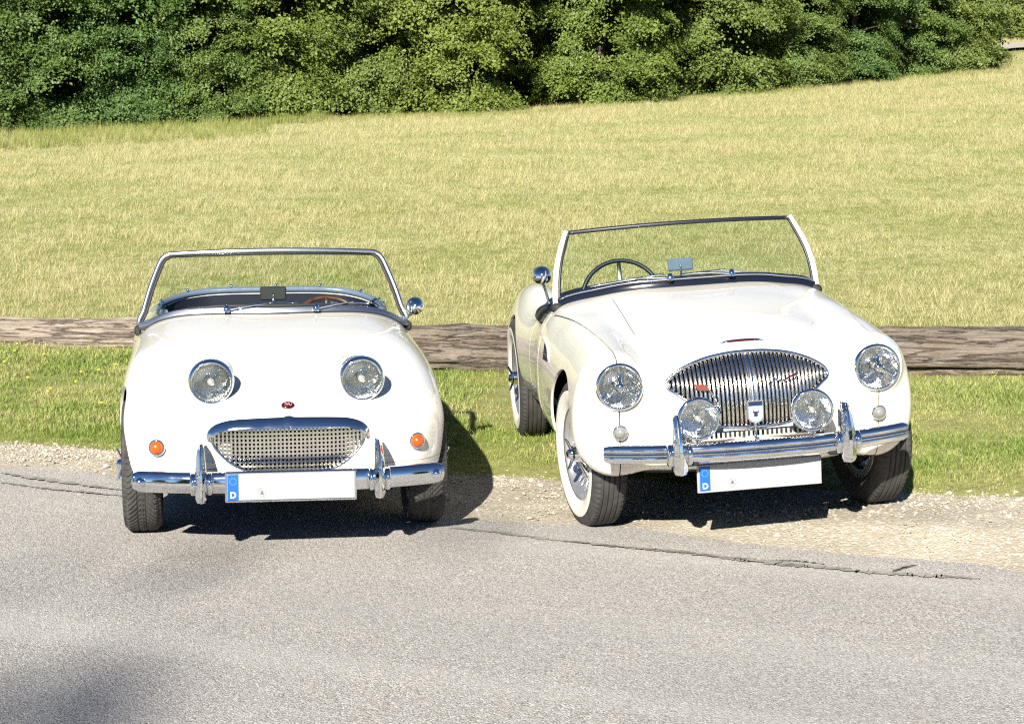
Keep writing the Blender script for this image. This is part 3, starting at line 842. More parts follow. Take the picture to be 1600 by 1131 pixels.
def crown_geo(seed, H, Rr, nb, leafL):
    """boughs in loose tiers: flattened sprays that reach outwards and droop, with dark gaps between them"""
    r = np.random.default_rng(seed); LV = []
    prof = spl([0, 0.08 * H, 0.32 * H, 0.6 * H, 0.85 * H, H], [0.66 * Rr, 0.88 * Rr, Rr, 0.86 * Rr, 0.5 * Rr, 0.1 * Rr])
    nlow = int(nb * 0.68)
    lz = np.concatenate([r.uniform(0.25, 0.52 * H, nlow), r.uniform(0.48 * H, H, nb - nlow)])
    la = np.arange(nb) * 2.39996 + r.uniform(-0.5, 0.5, nb)
    lz[:12] = r.uniform(0.25, 1.1, 12); la[:12] = np.arange(12) * 2 * np.pi / 12
    bulge = lambda a, z: 0.82 + 0.55 * float(fbm(np.array([math.cos(a) * 1.3 + seed, math.sin(a) * 1.3, z * 0.45]), seed, 2))
    for z, a in zip(lz, la):
        low = z < 0.5 * H; R0 = float(prof(z)) * bulge(a, z) * r.uniform(0.78, 1.08)
        L = r.uniform(0.45, 1.0) * (1.0 if low else 1.5); dr = r.uniform(-0.75, 0.25)
        e1 = np.array([math.cos(a + r.uniform(-.5, .5)), math.sin(a + r.uniform(-.5, .5)), dr]); e1 /= np.linalg.norm(e1)
        e2 = np.array([-math.sin(a), math.cos(a), r.uniform(-.25, .25)]); e2 /= np.linalg.norm(e2); e3 = np.cross(e1, e2); e3 *= np.sign(e3[2])
        c = np.array([R0 * math.cos(a), R0 * math.sin(a), z])
        for k in range(int(12 + 14 * L)):
            u = r.uniform(-1.3, 0.75); wv = r.normal(0, 0.42) * (1.15 - 0.5 * max(u, 0)); cc = c + L * (u * e1 + wv * e2 + r.normal(0, 0.16) * e3) - np.array([0, 0, 0.25 * L * wv * wv + 0.18 * L * max(u, 0) ** 2])
            nl = int(r.integers(34, 84)); nrm = e3 * 0.8 + np.array([math.cos(a), math.sin(a), 0]) * 0.55 + r.normal(0, 0.18, 3); nrm /= np.linalg.norm(nrm)
            q = r.normal(0, 1, (nl, 3)) * r.uniform(0.12, 0.26) * (1 if low else 1.5); q -= np.outer(q @ nrm, nrm) * 0.70
            LV.append(np.c_[cc + q, np.repeat(nrm[None], nl, 0), np.full(nl, leafL * r.uniform(0.8, 1.2) * (1.0 if low else 1.6))])
    A = np.concatenate(LV); A = A[A[:, 2] > 0.03]; n = len(A); P, Nn, S = A[:, :3], A[:, 3:6] + r.normal(0, 0.45, (n, 3)), A[:, 6] * r.uniform(0.5, 1.4, n)
    Nn /= np.linalg.norm(Nn, axis=1)[:, None]; t = r.normal(0, 1, (n, 3)); t[:, 2] -= 0.7; t -= np.sum(t * Nn, 1)[:, None] * Nn; t /= np.linalg.norm(t, axis=1)[:, None]; b = np.cross(Nn, t)
    S = S[:, None]; V = np.stack([P - t * S * 0.5, P + b * S * 0.36 + Nn * S * 0.10 - t * S * 0.05, P + t * S * 0.5 - Nn * S * 0.06, P - b * S * 0.36 + Nn * S * 0.10 - t * S * 0.05], 1).reshape(-1, 3)
    return V, np.arange(n * 4).reshape(n, 4)

def trunk_geo(seed, H):
    r = np.random.default_rng(seed); g = G(); top = np.array([r.uniform(-.3, .3), r.uniform(-.3, .3), H * 0.8])
    path = curve([(0, 0, -0.1), (0.05, 0.02, H * 0.2), tuple(top * 0.55 + np.array([0.1, 0, 0])), tuple(top)], 16); g.add(*tube(path, 0.19, 10, scale=np.linspace(1.3, 0.25, 16), up=(0, 1, 0.01)))
    for k in range(12):
        i = int(r.integers(2, 14)); p = path[i]; a = r.uniform(0, 6.28); L = r.uniform(1.0, 2.1); d = np.array([math.cos(a), math.sin(a), r.uniform(0.1, 0.7)])
        g.add(*tube(curve([p, p + d * L * 0.5 + np.array([0, 0, 0.1]), p + d * L], 8), 0.06, 6, scale=np.linspace(1.0, 0.2, 8), up=(0.01, 0.02, 1)))
    return g.geo()

VARIANTS = []
for i, (H_, R_, nl_) in enumerate([(9.5, 2.7, 108), (10.5, 3.1, 130), (8.5, 2.3, 90), (11.0, 2.9, 120)]):
    VARIANTS.append((mesh_data('crown', *crown_geo(200 + i, H_, R_, nl_, 0.098), M_LEAF, False), mesh_data('trunk', *trunk_geo(300 + i, H_), M_BARK), R_))
def tree(name, x, y, v, sc, rz, label, group, leaf=None):
    o = empty(name, (x, y, float(gz(x, y))), (0, 0, rz)); o.scale = (sc[0], sc[0], sc[1])
    c = obj('crown', VARIANTS[v][0], None, o)
    if leaf: c.material_slots[0].link = 'OBJECT'; c.material_slots[0].material = leaf
    obj('trunk', VARIANTS[v][1], None, o)
    return tag(o, label, 'tree', group)
ORD = ['first', 'second', 'third', 'fourth', 'fifth', 'sixth', 'seventh', 'eighth', 'ninth', 'tenth', 'eleventh', 'twelfth', 'thirteenth']
front = [(1495, 2, 0.78), (1418, 0, 0.70), (1330, 3, 0.66), (1240, 1, 0.64), (1115, 2, 0.95), (935, 1, 0.80), (690, 3, 0.92), (560, 0, 0.80), (440, 2, 0.88), (325, 1, 0.66), (205, 0, 0.74), (80, 3, 0.80), (-45, 1, 0.8)]
for i, (px, v, s) in enumerate(front):
    q = at(px, boundary_y(px)); dn = np.array([q[0], q[1]]); dn /= np.linalg.norm(dn); rr = VARIANTS[v][2] * s * 0.62
    tree('broadleaf_tree', q[0] + dn[0] * rr, q[1] + dn[1] * rr, v, (s, s * 1.05), 2.399 * i + 0.7, 'leafy green tree at the meadow edge, %s from the pale path' % ORD[i], 'trees along the meadow edge', [M_LEAF, M_LEAF, M_LEAF_BLUE, M_LEAF, M_LEAF, M_LEAF_YELLOW, M_LEAF_YELLOW, M_LEAF, M_LEAF_YELLOW, M_LEAF, M_LEAF_BLUE, M_LEAF_BLUE, M_LEAF_BLUE][i])
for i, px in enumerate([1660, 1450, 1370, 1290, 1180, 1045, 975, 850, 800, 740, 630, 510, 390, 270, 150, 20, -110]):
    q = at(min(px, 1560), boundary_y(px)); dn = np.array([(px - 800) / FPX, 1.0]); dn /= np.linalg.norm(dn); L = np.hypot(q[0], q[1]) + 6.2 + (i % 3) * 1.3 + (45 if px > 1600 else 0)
    tree('broadleaf_tree', dn[0] * L, dn[1] * L, (i * 3 + 1) % 4, (1.15, 1.25), 1.7 * i, 'leafy tree deeper in the wood behind the front row, shade put into its leaf colour', 'trees deeper in the wood', M_LEAF_SHADED)
for i, (px, yy) in enumerate([(1575, 116), (1622, 112), (1672, 114), (1725, 110), (1780, 112)]):
    q = at_dist(px, yy); tree('broadleaf_tree', q[0], q[1], i % 4, (1.3, 1.2), 0.9 * i, 'distant leafy tree standing beyond the pale path', 'trees beyond the pale path', M_LEAF)
# unseen trees added to darken chrome reflections; the stretched last one shades the asphalt
for i, (x, y, v, s) in enumerate([(-26, -40, 0, 0.95), (-17, -44, 1, 0.9), (-8, -46, 2, 1.0), (1, -45, 3, 0.85), (10, -47, 0, 0.9), (19, -44, 1, 0.9), (28, -38, 3, 0.8), (-34, -26, 2, 1.0), (36, -22, 0, 1.0), (-12.0, -39.3, 3, 2.25)]):
    tree('broadleaf_tree', x, y, v, (min(s, 1.45) * 1.25, s), 1.3 * i, 'unseen leafy tree added across the road from the parked cars', 'unseen trees across the road')

# the pale path that shows beyond the last tree
pp = np.array([at(px, py) for px, py in ((1556, 83), (1580, 80), (1600, 78.5), (1640, 77), (1700, 76))])[:, :3]
pc = curve(pp[:, :2], 40); pc = np.concatenate([pc, pc + np.array([1.0, 8.5])]); 
tag(obj('path', (np.c_[pc, gz(pc[:, 0], pc[:, 1]) + 0.12], grid_faces(2, 40)), M_SAND), kind='structure')

# ------------------------------------------------------------------ car materials
def mat_paint():
    m, nt, b, o = new_mat('cream_white_paint'); n = NT(nt)
    tc = n.node('ShaderNodeTexCoord'); q = tc.outputs['Object']
    nz = n.noise(q, 3.0, 5); col = n.mix(n.rng(nz, 0.35, 0.7), C(236, 232, 219), C(232, 226, 210))
    n.link(col, b.inputs['Base Color']); b.inputs['Roughness'].default_value = 0.34
    b.inputs['Coat Weight'].default_value = 1.0; b.inputs['Coat Roughness'].default_value = 0.035; b.inputs['Coat IOR'].default_value = 1.45
    n.link(n.bump(n.noise(q, 7, 2), 0.06, 0.01), b.inputs['Coat Normal'])
    return m
def mat_chrome():
    m, nt, b, o = new_mat('chrome'); n = NT(nt); tc = n.node('ShaderNodeTexCoord')
    b.inputs['Base Color'].default_value = (0.80, 0.81, 0.82, 1); b.inputs['Metallic'].default_value = 1.0
    n.link(n.rng(n.noise(tc.outputs['Object'], 14, 4), 0.4, 0.8, 0.035, 0.13), b.inputs['Roughness'])
    n.link(n.bump(n.noise(tc.outputs['Object'], 9, 2), 0.05, 0.006), b.inputs['Normal'])
    return m
M_PAINT, M_CHROME = mat_paint(), mat_chrome()
M_BLACK = simple('black_underside', (0.012, 0.012, 0.012), 0.8)
M_TRIM = simple('navy_black_vinyl', (0.010, 0.012, 0.022), 0.42, bump=(220, 0.3, 0.001))
M_GLOSSBLACK = simple('gloss_black', (0.008, 0.009, 0.014), 0.12, coat=1.0)
M_RUBBER = simple('black_rubber', (0.020, 0.020, 0.021), 0.62)
M_TYRE = simple('tyre_rubber', (0.030, 0.029, 0.028), 0.78, vary=(18, (0.055, 0.052, 0.048)), bump=(140, 0.25, 0.001))
M_SILVER = simple('silver_wheel_paint', (0.62, 0.62, 0.62), 0.34, 0.85)
M_WHITEWALL = simple('whitewall_rubber', C(226, 222, 212), 0.55, vary=(8, C(212, 205, 190)))
M_LENS = clear_glass('lamp_glass', (0.95, 0.96, 0.96), 1.0, 0.02, (40, 0.25))
M_SCREEN = clear_glass('windscreen_glass', (0.86, 0.925, 0.875), 0.75)
M_REFLECTOR = simple('lamp_reflector', (0.88, 0.89, 0.88), 0.14, 1.0, bump=(9, 0.5, 0.03))
M_BULB = simple('lamp_bulb', (0.75, 0.74, 0.68), 0.15, 0.6)
M_AMBER = simple('amber_lens', C(232, 84, 10), 0.18, coat=1.0, bump=(120, 0.4, 0.002))
M_CLEARLENS = simple('frosted_lens', C(128, 128, 124), 0.2, coat=1.0, bump=(150, 0.6, 0.002))
M_PLATE = simple('plate_white', C(172, 172, 171), 0.35, vary=(60, C(160, 161, 161)))
M_PLATEBLUE = simple('plate_blue', C(28, 92, 184), 0.35)
M_INK = simple('plate_grey_print', C(92, 94, 104), 0.5)
M_STAR = simple('plate_star_print', C(96, 150, 214), 0.5)
M_WHITE = simple('white_print', C(240, 240, 240), 0.5)
M_RED = simple('red_enamel', C(62, 10, 17), 0.2, coat=1.0)
M_ORANGE = simple('orange_red_reflection', C(120, 62, 44), 0.4, coat=1.0)
M_BLUEENAMEL = simple('dark_blue_enamel', C(22, 34, 74), 0.2, coat=1.0)
M_SKYENAMEL = simple('pale_blue_enamel', C(150, 196, 226), 0.2, coat=1.0)
M_WOOD = simple('varnished_wood', C(104, 64, 40), 0.25, coat=1.0, vary=(30, C(72, 42, 26)))
M_SLAT = simple('polished_slat', (0.80, 0.77, 0.71), 0.17, 1.0)
M_ALU = simple('brushed_aluminium', (0.55, 0.57, 0.60), 0.33, 1.0)
M_DASHTRIM = simple('grey_blue_hood_cover', C(100, 112, 134), 0.35, coat=0.4, bump=(14, 0.5, 0.01))
M_COPPER = simple('rusty_steel', C(120, 78, 40), 0.6, 0.4, vary=(30, C(70, 46, 28)))

# ------------------------------------------------------------------ wheels
def tyre_geo(Rt, hw, rim, tread, seg=272):
    """axis X, outer side +X"""
    half = [(rim - 0.004, hw * 0.62), (rim + 0.010, hw * 0.80), (rim + (Rt - rim) * 0.30, hw * 1.0), (rim + (Rt - rim) * 0.55, hw * 1.04), (rim + (Rt - rim) * 0.78, hw * 0.98), (Rt - 0.016, hw * 0.88), (Rt - 0.007, hw * 0.80), (Rt - 0.003, hw * 0.74)]
    crown = [(Rt - 0.002 * (q / 0.7) ** 2, hw * q) for q in np.linspace(0.70, -0.70, 41)]
    prof = np.array([(r, x) for r, x in half] + crown + [(r, -x) for r, x in half[::-1]])
    t = np.arange(seg) * 2 * np.pi / seg; PR = np.repeat(prof[None, :, 0], seg, 0); PX = np.repeat(prof[None, :, 1], seg, 0)
    q = PX / hw; top = PR > Rt - 0.02; A = np.repeat(t[:, None], prof.shape[0], 1)
    if tread == 'rib':
        g = np.zeros_like(q)
        for c in (-0.45, -0.15, 0.15, 0.45): g = np.maximum(g, 1 - np.abs(q - c) / 0.05)
        g = np.maximum(g, 0.55 * (np.abs(q) > 0.66) * (np.mod(A * 36 / np.pi, 1) < 0.25))
    else:
        g = np.zeros_like(q)
        for c in (-0.22, 0.22): g = np.maximum(g, 1 - np.abs(q - c) / 0.06)
        g = np.maximum(g, 0.9 * (np.mod(A * 34 / np.pi + np.abs(q) * 3.4, 1) < 0.24) * (np.abs(q) > 0.05))
        g = np.maximum(g, 0.9 * (np.abs(q) > 0.60) * (np.mod(A * 34 / np.pi, 1) < 0.24))
    PR = PR - (0.008 if tread == 'rib' else 0.006) * np.clip(g, 0, 1) * top
    V = np.stack([PX, PR * np.cos(A), PR * np.sin(A)], -1)
    return V.reshape(-1, 3), grid_faces(seg, prof.shape[0], True, False)

def ring_geo(Rt, hw, rim, r0, r1, seg=96):
    """band lying on the outer side wall"""
    f = spl([rim, rim + 0.010, rim + (Rt - rim) * 0.30, rim + (Rt - rim) * 0.55, rim + (Rt - rim) * 0.78, Rt - 0.016], [hw * 0.62, hw * 0.80, hw, hw * 1.04, hw * 0.98, hw * 0.88])
    rr = np.linspace(r0, r1, 12); off = 0.0025 * np.sin(np.linspace(0.0, np.pi, 12)) ** 0.4
    return lathe(np.stack([rr, f(rr) + off], 1), seg, 'X')

def spokes_geo(rim, hw, hub_r, n=24):
    g = G()
    for i in range(n):
        for (x0, x1, tw) in ((hw * 0.75, -hw * 0.05, 0.16), (-hw * 0.1, hw * 0.35, -0.19)):
            a = 2 * np.pi * (i + (0 if tw > 0 else 0.5)) / n; b = a + tw * (1 if i % 2 else -1) * 1.6
            p0 = np.array([x0, hub_r * math.cos(a), hub_r * math.sin(a)]); p1 = np.array([x1, (rim - 0.008) * math.cos(b), (rim - 0.008) * math.sin(b)])
            g.add(*tube([p0, (p0 + p1) / 2, p1], 0.0028, 5, up=(1, 0.01, 0.02)))
    return g.geo()

def knock_geo(hw, s=1.0):
    """two-eared spinner"""
    g = G(); x = hw * 0.75
    g.add(*shift(lathe([(0.0, 0.052), (0.014, 0.052), (0.022, 0.046), (0.026, 0.030), (0.036, 0.024), (0.040, 0.006), (0.044, -0.005), (0.044, -0.03)], 28, 'X'), (x, 0, 0)))
    for sg in (1, -1):
        p = np.array([(x + 0.026, 0, sg * 0.010), (x + 0.034, 0.004 * sg, sg * 0.034), (x + 0.044, 0.010 * sg, sg * 0.056), (x + 0.052, 0.016 * sg, sg * 0.068)]) * np.array([1, s, s])
        g.add(*sweep(p, circle(0.013, 10, 0.007), up=(1, 0, 0), scale=[1.1, 1.0, 0.9, 0.6]))
    return g.geo()

WHEEL_CACHE = {}
def wheel(car, x, y, steer, kind):
    if kind == 'tall': Rt, hw, rim, tread = 0.331, 0.078, 0.206, 'rib'
    else: Rt, hw, rim, tread = 0.292, 0.079, 0.196, 'block'
    if kind not in WHEEL_CACHE:
        rimp = [(rim - 0.03, -hw * 0.75), (rim + 0.006, -hw * 0.80), (rim + 0.008, -hw * 0.72), (rim - 0.012, -hw * 0.60), (rim - 0.020, -hw * 0.15), (rim - 0.034, 0.0), (rim - 0.020, hw * 0.15), (rim - 0.012, hw * 0.55), (rim + 0.006, hw * 0.74), (rim + 0.009, hw * 0.80), (rim + 0.003, hw * 0.86), (rim - 0.006, hw * 0.78), (rim - 0.014, hw * 0.58)]
        hub = lathe([(0.0, hw * 0.80), (0.030, hw * 0.80), (0.040, hw * 0.66), (0.034, hw * 0.3), (0.05, -hw * 0.1), (0.06, -hw * 0.5), (0.0, -hw * 0.5)], 24, 'X')
        drum = lathe([(0.0, -0.02), (0.10, -0.02), (0.14, -0.035), (0.14, -hw), (0.0, -hw)], 32, 'X')
        WHEEL_CACHE[kind] = dict(
            wheel=mesh_data('wheel', *lathe(rimp, 64, 'X'), M_SILVER), tyre=mesh_data('tyre', *tyre_geo(Rt, hw, rim, tread), M_TYRE), hub=mesh_data('hub', *hub, M_CHROME),
            spokes=mesh_data('spokes', *spokes_geo(rim - 0.018, hw, 0.036), M_SILVER), brake_drum=mesh_data('brake_drum', *drum, M_BLACK), hub_spinner=mesh_data('hub_spinner', *knock_geo(hw), M_CHROME))
        WHEEL_CACHE[kind]['tyre'].set_sharp_from_angle(angle=R(35)); WHEEL_CACHE[kind]['hub_spinner'].set_sharp_from_angle(angle=R(40))
        if kind == 'tall': WHEEL_CACHE[kind]['whitewall'] = mesh_data('whitewall', *ring_geo(Rt, hw, rim, rim + 0.004, 0.284), M_WHITEWALL)
        else: WHEEL_CACHE[kind]['rim_beading'] = mesh_data('rim_beading', *shift(lathe([(rim + 0.010 + 0.005 * math.cos(t), 0.005 * math.sin(t)) for t in np.linspace(0, 6.283, 9)], 64, 'X'), (hw * 0.86, 0, 0)), M_CHROME)
    c = WHEEL_CACHE[kind]
    w = obj('wheel', c['wheel'], None, car, loc=(x, y, Rt - 0.004), rot=(0, 0, steer + (0 if x > 0 else math.pi)))
    for k, me in c.items():
        if k != 'wheel':
            p = obj(k, me, None, w)
            if k == 'hub_spinner': p.rotation_euler = ({-1: 0.35, 1: 1.1}[1 if x > 0 else -1], 0, 0)
    return w

# ------------------------------------------------------------------ lamps, plates and other small parts
def headlamp(car, x, y, z, r, tripod, yaw=0.0, hood=False):
    ring = lathe([(r * 0.86, -0.010), (r * 0.90, -0.016), (r * 0.97, -0.012), (r * 1.02, 0.004), (r * 1.05, 0.020), (r * 1.05, 0.045), (r * 0.98, 0.05)], 56)
    o = obj('headlight', ring, M_CHROME, car, loc=(x, y, z), rot=(R(-3), 0, yaw))
    bowl = lathe([(0.0, 0.070), (r * 0.25, 0.066), (r * 0.5, 0.052), (r * 0.72, 0.030), (r * 0.88, 0.000)], 48)
    obj('reflector', bowl, M_REFLECTOR, o)
    obj('lens', lathe([(r * 0.885, -0.008), (r * 0.80, -0.020), (r * 0.62, -0.030), (r * 0.4, -0.037), (r * 0.2, -0.040), (0.0, -0.041)], 48), M_LENS, o)
    obj('bulb', lathe([(0.0, -0.004), (0.010, -0.002), (0.016, 0.008), (0.014, 0.03), (0.020, 0.055), (0.0, 0.066)], 20), M_BULB, o)
    if tripod:
        g = G()
        g.add(*shift(lathe([(0.0, -0.036), (0.012, -0.035), (0.021, -0.024), (0.022, -0.006), (0.016, 0.010), (0.0, 0.012)], 24), (0, 0, 0)))
        for a in (90, 210, 330):
            c_, s_ = math.cos(R(a)), math.sin(R(a))
            p = [(c_ * q * r, -0.020 + 0.016 * q, s_ * q * r) for q in (0.16, 0.5, 0.86)]
            g.add(*sweep(p, circle(0.0085, 8, 0.004), up=(0, 1, 0), scale=[1.15, 0.9, 0.65]))
        obj('tripod_bar', g.geo(), M_CHROME, o)
    return o

def small_lamp(car, name, p, r, lensmat, nrm):
    q = Vector((0, -1, 0)).rotation_difference(Vector(nrm)).to_euler()
    o = obj(name, lathe([(r * 0.78, -0.016), (r * 0.9, -0.018), (r * 1.02, -0.010), (r * 1.06, 0.004), (r * 0.9, 0.012)], 32), M_CHROME, car, loc=p, rot=q)
    obj('lens', lathe([(r * 0.82, -0.012), (r * 0.74, -0.022), (r * 0.5, -0.031), (r * 0.25, -0.035), (0, -0.036)], 28), lensmat, o)
    return o

def text_mesh(name, body, size):
    cu = bpy.data.curves.new(name, 'FONT'); cu.body = body; cu.size = size; cu.align_x = 'CENTER'; cu.align_y = 'CENTER'; cu.extrude = 0.0004; cu.offset = size * 0.02
    t = bpy.data.objects.new(name, cu); COL.objects.link(t)
    bpy.context.view_layer.update()
    me = bpy.data.meshes.new_from_object(t.evaluated_get(bpy.context.evaluated_depsgraph_get()))
    bpy.data.objects.remove(t); return me

def plate(car, c, tilt, roll, holder):
    w, h = 0.52, 0.112
    pl = obj('number_plate', box(0, 0.004, 0, w + 0.012, 0.012, h + 0.014, 0.004), holder, car, False, c, (tilt, roll, 0))
    obj('plate_face', box(0, -0.003, 0, w - 0.004, 0.004, h - 0.004, 0.0015), M_PLATE, pl, False)
    obj('country_band', box(-w / 2 + 0.026, -0.0062, 0, 0.044, 0.002, h - 0.008, 0.0008), M_PLATEBLUE, pl, False)
    me = text_mesh('country_letter', 'D', 0.034); me.materials.append(M_WHITE)
    obj('country_letter', me, None, pl, loc=(-w / 2 + 0.026, -0.0078, -0.032), rot=(R(90), 0, 0))
    g = G()
    for i in range(12):
        a = i * math.pi / 6; k = []
        for j in range(10):
            rr = 0.0030 if j % 2 == 0 else 0.0013; t = math.pi / 2 + j * math.pi / 5
            k.append((-w / 2 + 0.026 + 0.0135 * math.cos(a) + rr * math.cos(t), 0.024 + 0.0135 * math.sin(a) + rr * math.sin(t)))
        g.add(*prism(k, -0.0078, -0.007))
    obj('star_ring', g.geo(), M_STAR, pl, False)
    sx = -w / 2 + 0.142
    g = G(); g.add(*shift(lathe([(0.0150, -0.0058), (0.0163, -0.0058)], 32), (sx, 0, -0.024))); g.add(*shift(lathe([(0.0205, -0.0058), (0.0213, -0.0058)], 32), (sx, 0, -0.024)))
    g.add(*prism([(sx - 0.007, -0.030), (sx - 0.003, -0.016), (sx + 0.008, -0.018), (sx + 0.003, -0.021), (sx + 0.009, -0.032)], -0.0062, -0.0056))
    obj('seal_sticker', g.geo(), M_INK, pl, False)
    fr = G()
    for (x, z, sx_, sz_) in ((0, h / 2 + 0.001, w + 0.010, 0.006), (0, -h / 2 - 0.001, w + 0.010, 0.006), (-w / 2 - 0.001, 0, 0.006, h), (w / 2 + 0.001, 0, 0.006, h)):
        fr.add(*box(x, -0.004, z, sx_, 0.007, sz_, 0.002))
    obj('plate_frame', fr.geo(), M_CHROME if holder is M_CHROME else M_PLATE, pl, False)
    return pl

def wiper(car, base, tip, a, b, nrm):
    """pivot, arm to a point on the glass and a blade lying along it"""
    base, tip, a, b = [np.array(q, float) for q in (base, tip, a, b)]
    o = obj('wiper', tube(curve([base, base * 0.5 + tip * 0.5 + np.array([0, -0.012, 0.004]), tip], 8), 0.0042, 6, scale=np.linspace(1.3, 0.8, 8)), M_CHROME, car)
    obj('blade', sweep(curve([a, (a + b) / 2, b], 8), [(-0.003, -0.006), (0.003, -0.006), (0.0045, 0.003), (0, 0.006), (-0.0045, 0.003)], up=nrm), M_CHROME, o)
    obj('pivot', shift(lathe([(0, 0.022), (0.009, 0.020), (0.013, 0.008), (0.017, 0.0), (0.017, -0.012)], 16, 'Z'), base), M_CHROME, o)
    return o

def round_mirror(car, c, r, foot):
    c = np.array(c, float); foot = np.array(foot, float)
    o = obj('wing_mirror', shift(lathe([(0.0, -0.055), (r * 0.35, -0.052), (r * 0.7, -0.038), (r * 0.93, -0.014), (r, 0.008), (r * 0.97, 0.014), (r * 0.9, 0.010), (0.0, 0.010)], 36), c), M_CHROME, car)
    obj('stalk', tube(curve([foot, (foot + c) / 2 + np.array([0, 0.012, 0]), c + np.array([0, -0.02, -r * 0.7])], 8), 0.007, 8, up=(0, 1, 0)), M_CHROME, o)
    obj('foot', shift(lathe([(0, 0.018), (0.012, 0.014), (0.022, 0.004), (0.024, -0.02)], 18, 'Z'), foot), M_CHROME, o)
    return o

def cabin_mirror(car, c, w, h, mat):
    o = obj('rear_view_mirror', box(*c, w, 0.018, h, 0.006), mat, car, False)
    obj('mirror_rim', box(c[0], c[1] + 0.011, c[2], w * 0.94, 0.006, h * 0.9, 0.002), M_CHROME, o, False)
    obj('stem', tube([(c[0], c[1] - 0.02, c[2] - h * 0.9), (c[0], c[1] - 0.016, c[2] - h * 0.3), (c[0], c[1] - 0.010, c[2])], 0.005, 8, up=(0, 1, 0)), M_CHROME, o)
    return o

def steering_wheel(car, c, r, mat, tilt, spokes):
    o = obj('steering_wheel', lathe([(r + 0.011 * math.cos(t), 0.011 * math.sin(t)) for t in np.linspace(0, 2 * math.pi, 11)], 56, 'Y'), mat, car, loc=c, rot=(R(tilt), 0, 0))
    g = G()
    for a in spokes: g.add(*sweep([(0.02 * math.cos(R(a)), 0.0, 0.02 * math.sin(R(a))), (r * math.cos(R(a)), 0.0, r * math.sin(R(a)))], circle(0.010, 8, 0.003), up=(0, 1, 0)))
    obj('spoke', g.geo(), M_ALU, o)
    obj('boss', lathe([(0, 0.025), (0.03, 0.02), (0.036, 0.0), (0.022, -0.04), (0.018, -0.28), (0, -0.28)], 20, 'Y'), M_TRIM, o)
    return o

def seat(car, x, y, z, top):
    o = obj('seat', box(x, y, z, 0.42, 0.44, 0.14, 0.04), M_TRIM, car, True, sharp=30)
    obj('backrest', shift(box(0, 0, (top - z) / 2, 0.40, 0.10, top - z, 0.04), (x, y + 0.26, z), rotm('X', R(-10))), M_TRIM, o, True, sharp=30)
    return o

def bumper_bar(path, prof, mat=None): return sweep(path, prof, up=(0, 0, 1))

def overrider(car, x, y, z0, z1, zc, w, name='overrider'):
    """tall tapering guard standing in front of the bumper bar"""
    H = z1 - z0; zs = np.linspace(0, 1, 15)
    zz = z0 + H * zs; half = w / 2 * np.interp(zs, [0, 0.05, 0.3, 0.5, 0.75, 0.93, 1], [0.80, 1.0, 1.05, 1.0, 0.80, 0.62, 0.35])
    yy = y - 0.030 + 0.02 * np.abs(zs - 0.35) + np.interp(zs, [0, 0.06, 0.6, 0.85, 1], [0.012, 0, 0.004, 0.022, 0.05])
    prof = np.array([(-1, 0.07), (-1, 0.02), (-0.85, 0.004), (-0.35, -0.008), (-0.2, -0.016), (0.2, -0.016), (0.35, -0.008), (0.85, 0.004), (1, 0.02), (1, 0.07)])
    V = np.array([[(x + half[i] * a, yy[i] + b, zz[i]) for a, b in prof] for i in range(15)]).reshape(-1, 3)
    m = len(prof); F = grid_faces(15, m).tolist() + [list(range(m)), [14 * m + i for i in range(m)][::-1]]
    o = obj(name, (V, [f[::-1] for f in F]), M_CHROME, car, True, sharp=50)
    for s in (-1, 1):
        obj('collar', shift(lathe([(0.0, -0.010), (0.040, -0.010), (0.048, -0.004), (0.048, 0.006), (0.043, 0.012), (0.0, 0.012)], 28, 'X'), (x + s * (w / 2 + 0.010), y + 0.026, zc)), M_CHROME, o)
    return o

def panels(car, V, T, regions, gap, mats):
    """cut named panels out of the shell, leaving a real gap; what is left is the body"""
    out = {}
    gap0 = gap
    for name, q in regions:
        gap = gap0 if name != 'bonnet' else gap0 * 0.6
        A = clip(V, T, lambda x, y, z: q(x, y, z) + gap / 2)
        V, T = clip(V, T, lambda x, y, z: -q(x, y, z) + gap / 2)
        if len(A[1]): out[name] = A
    return V, T, out

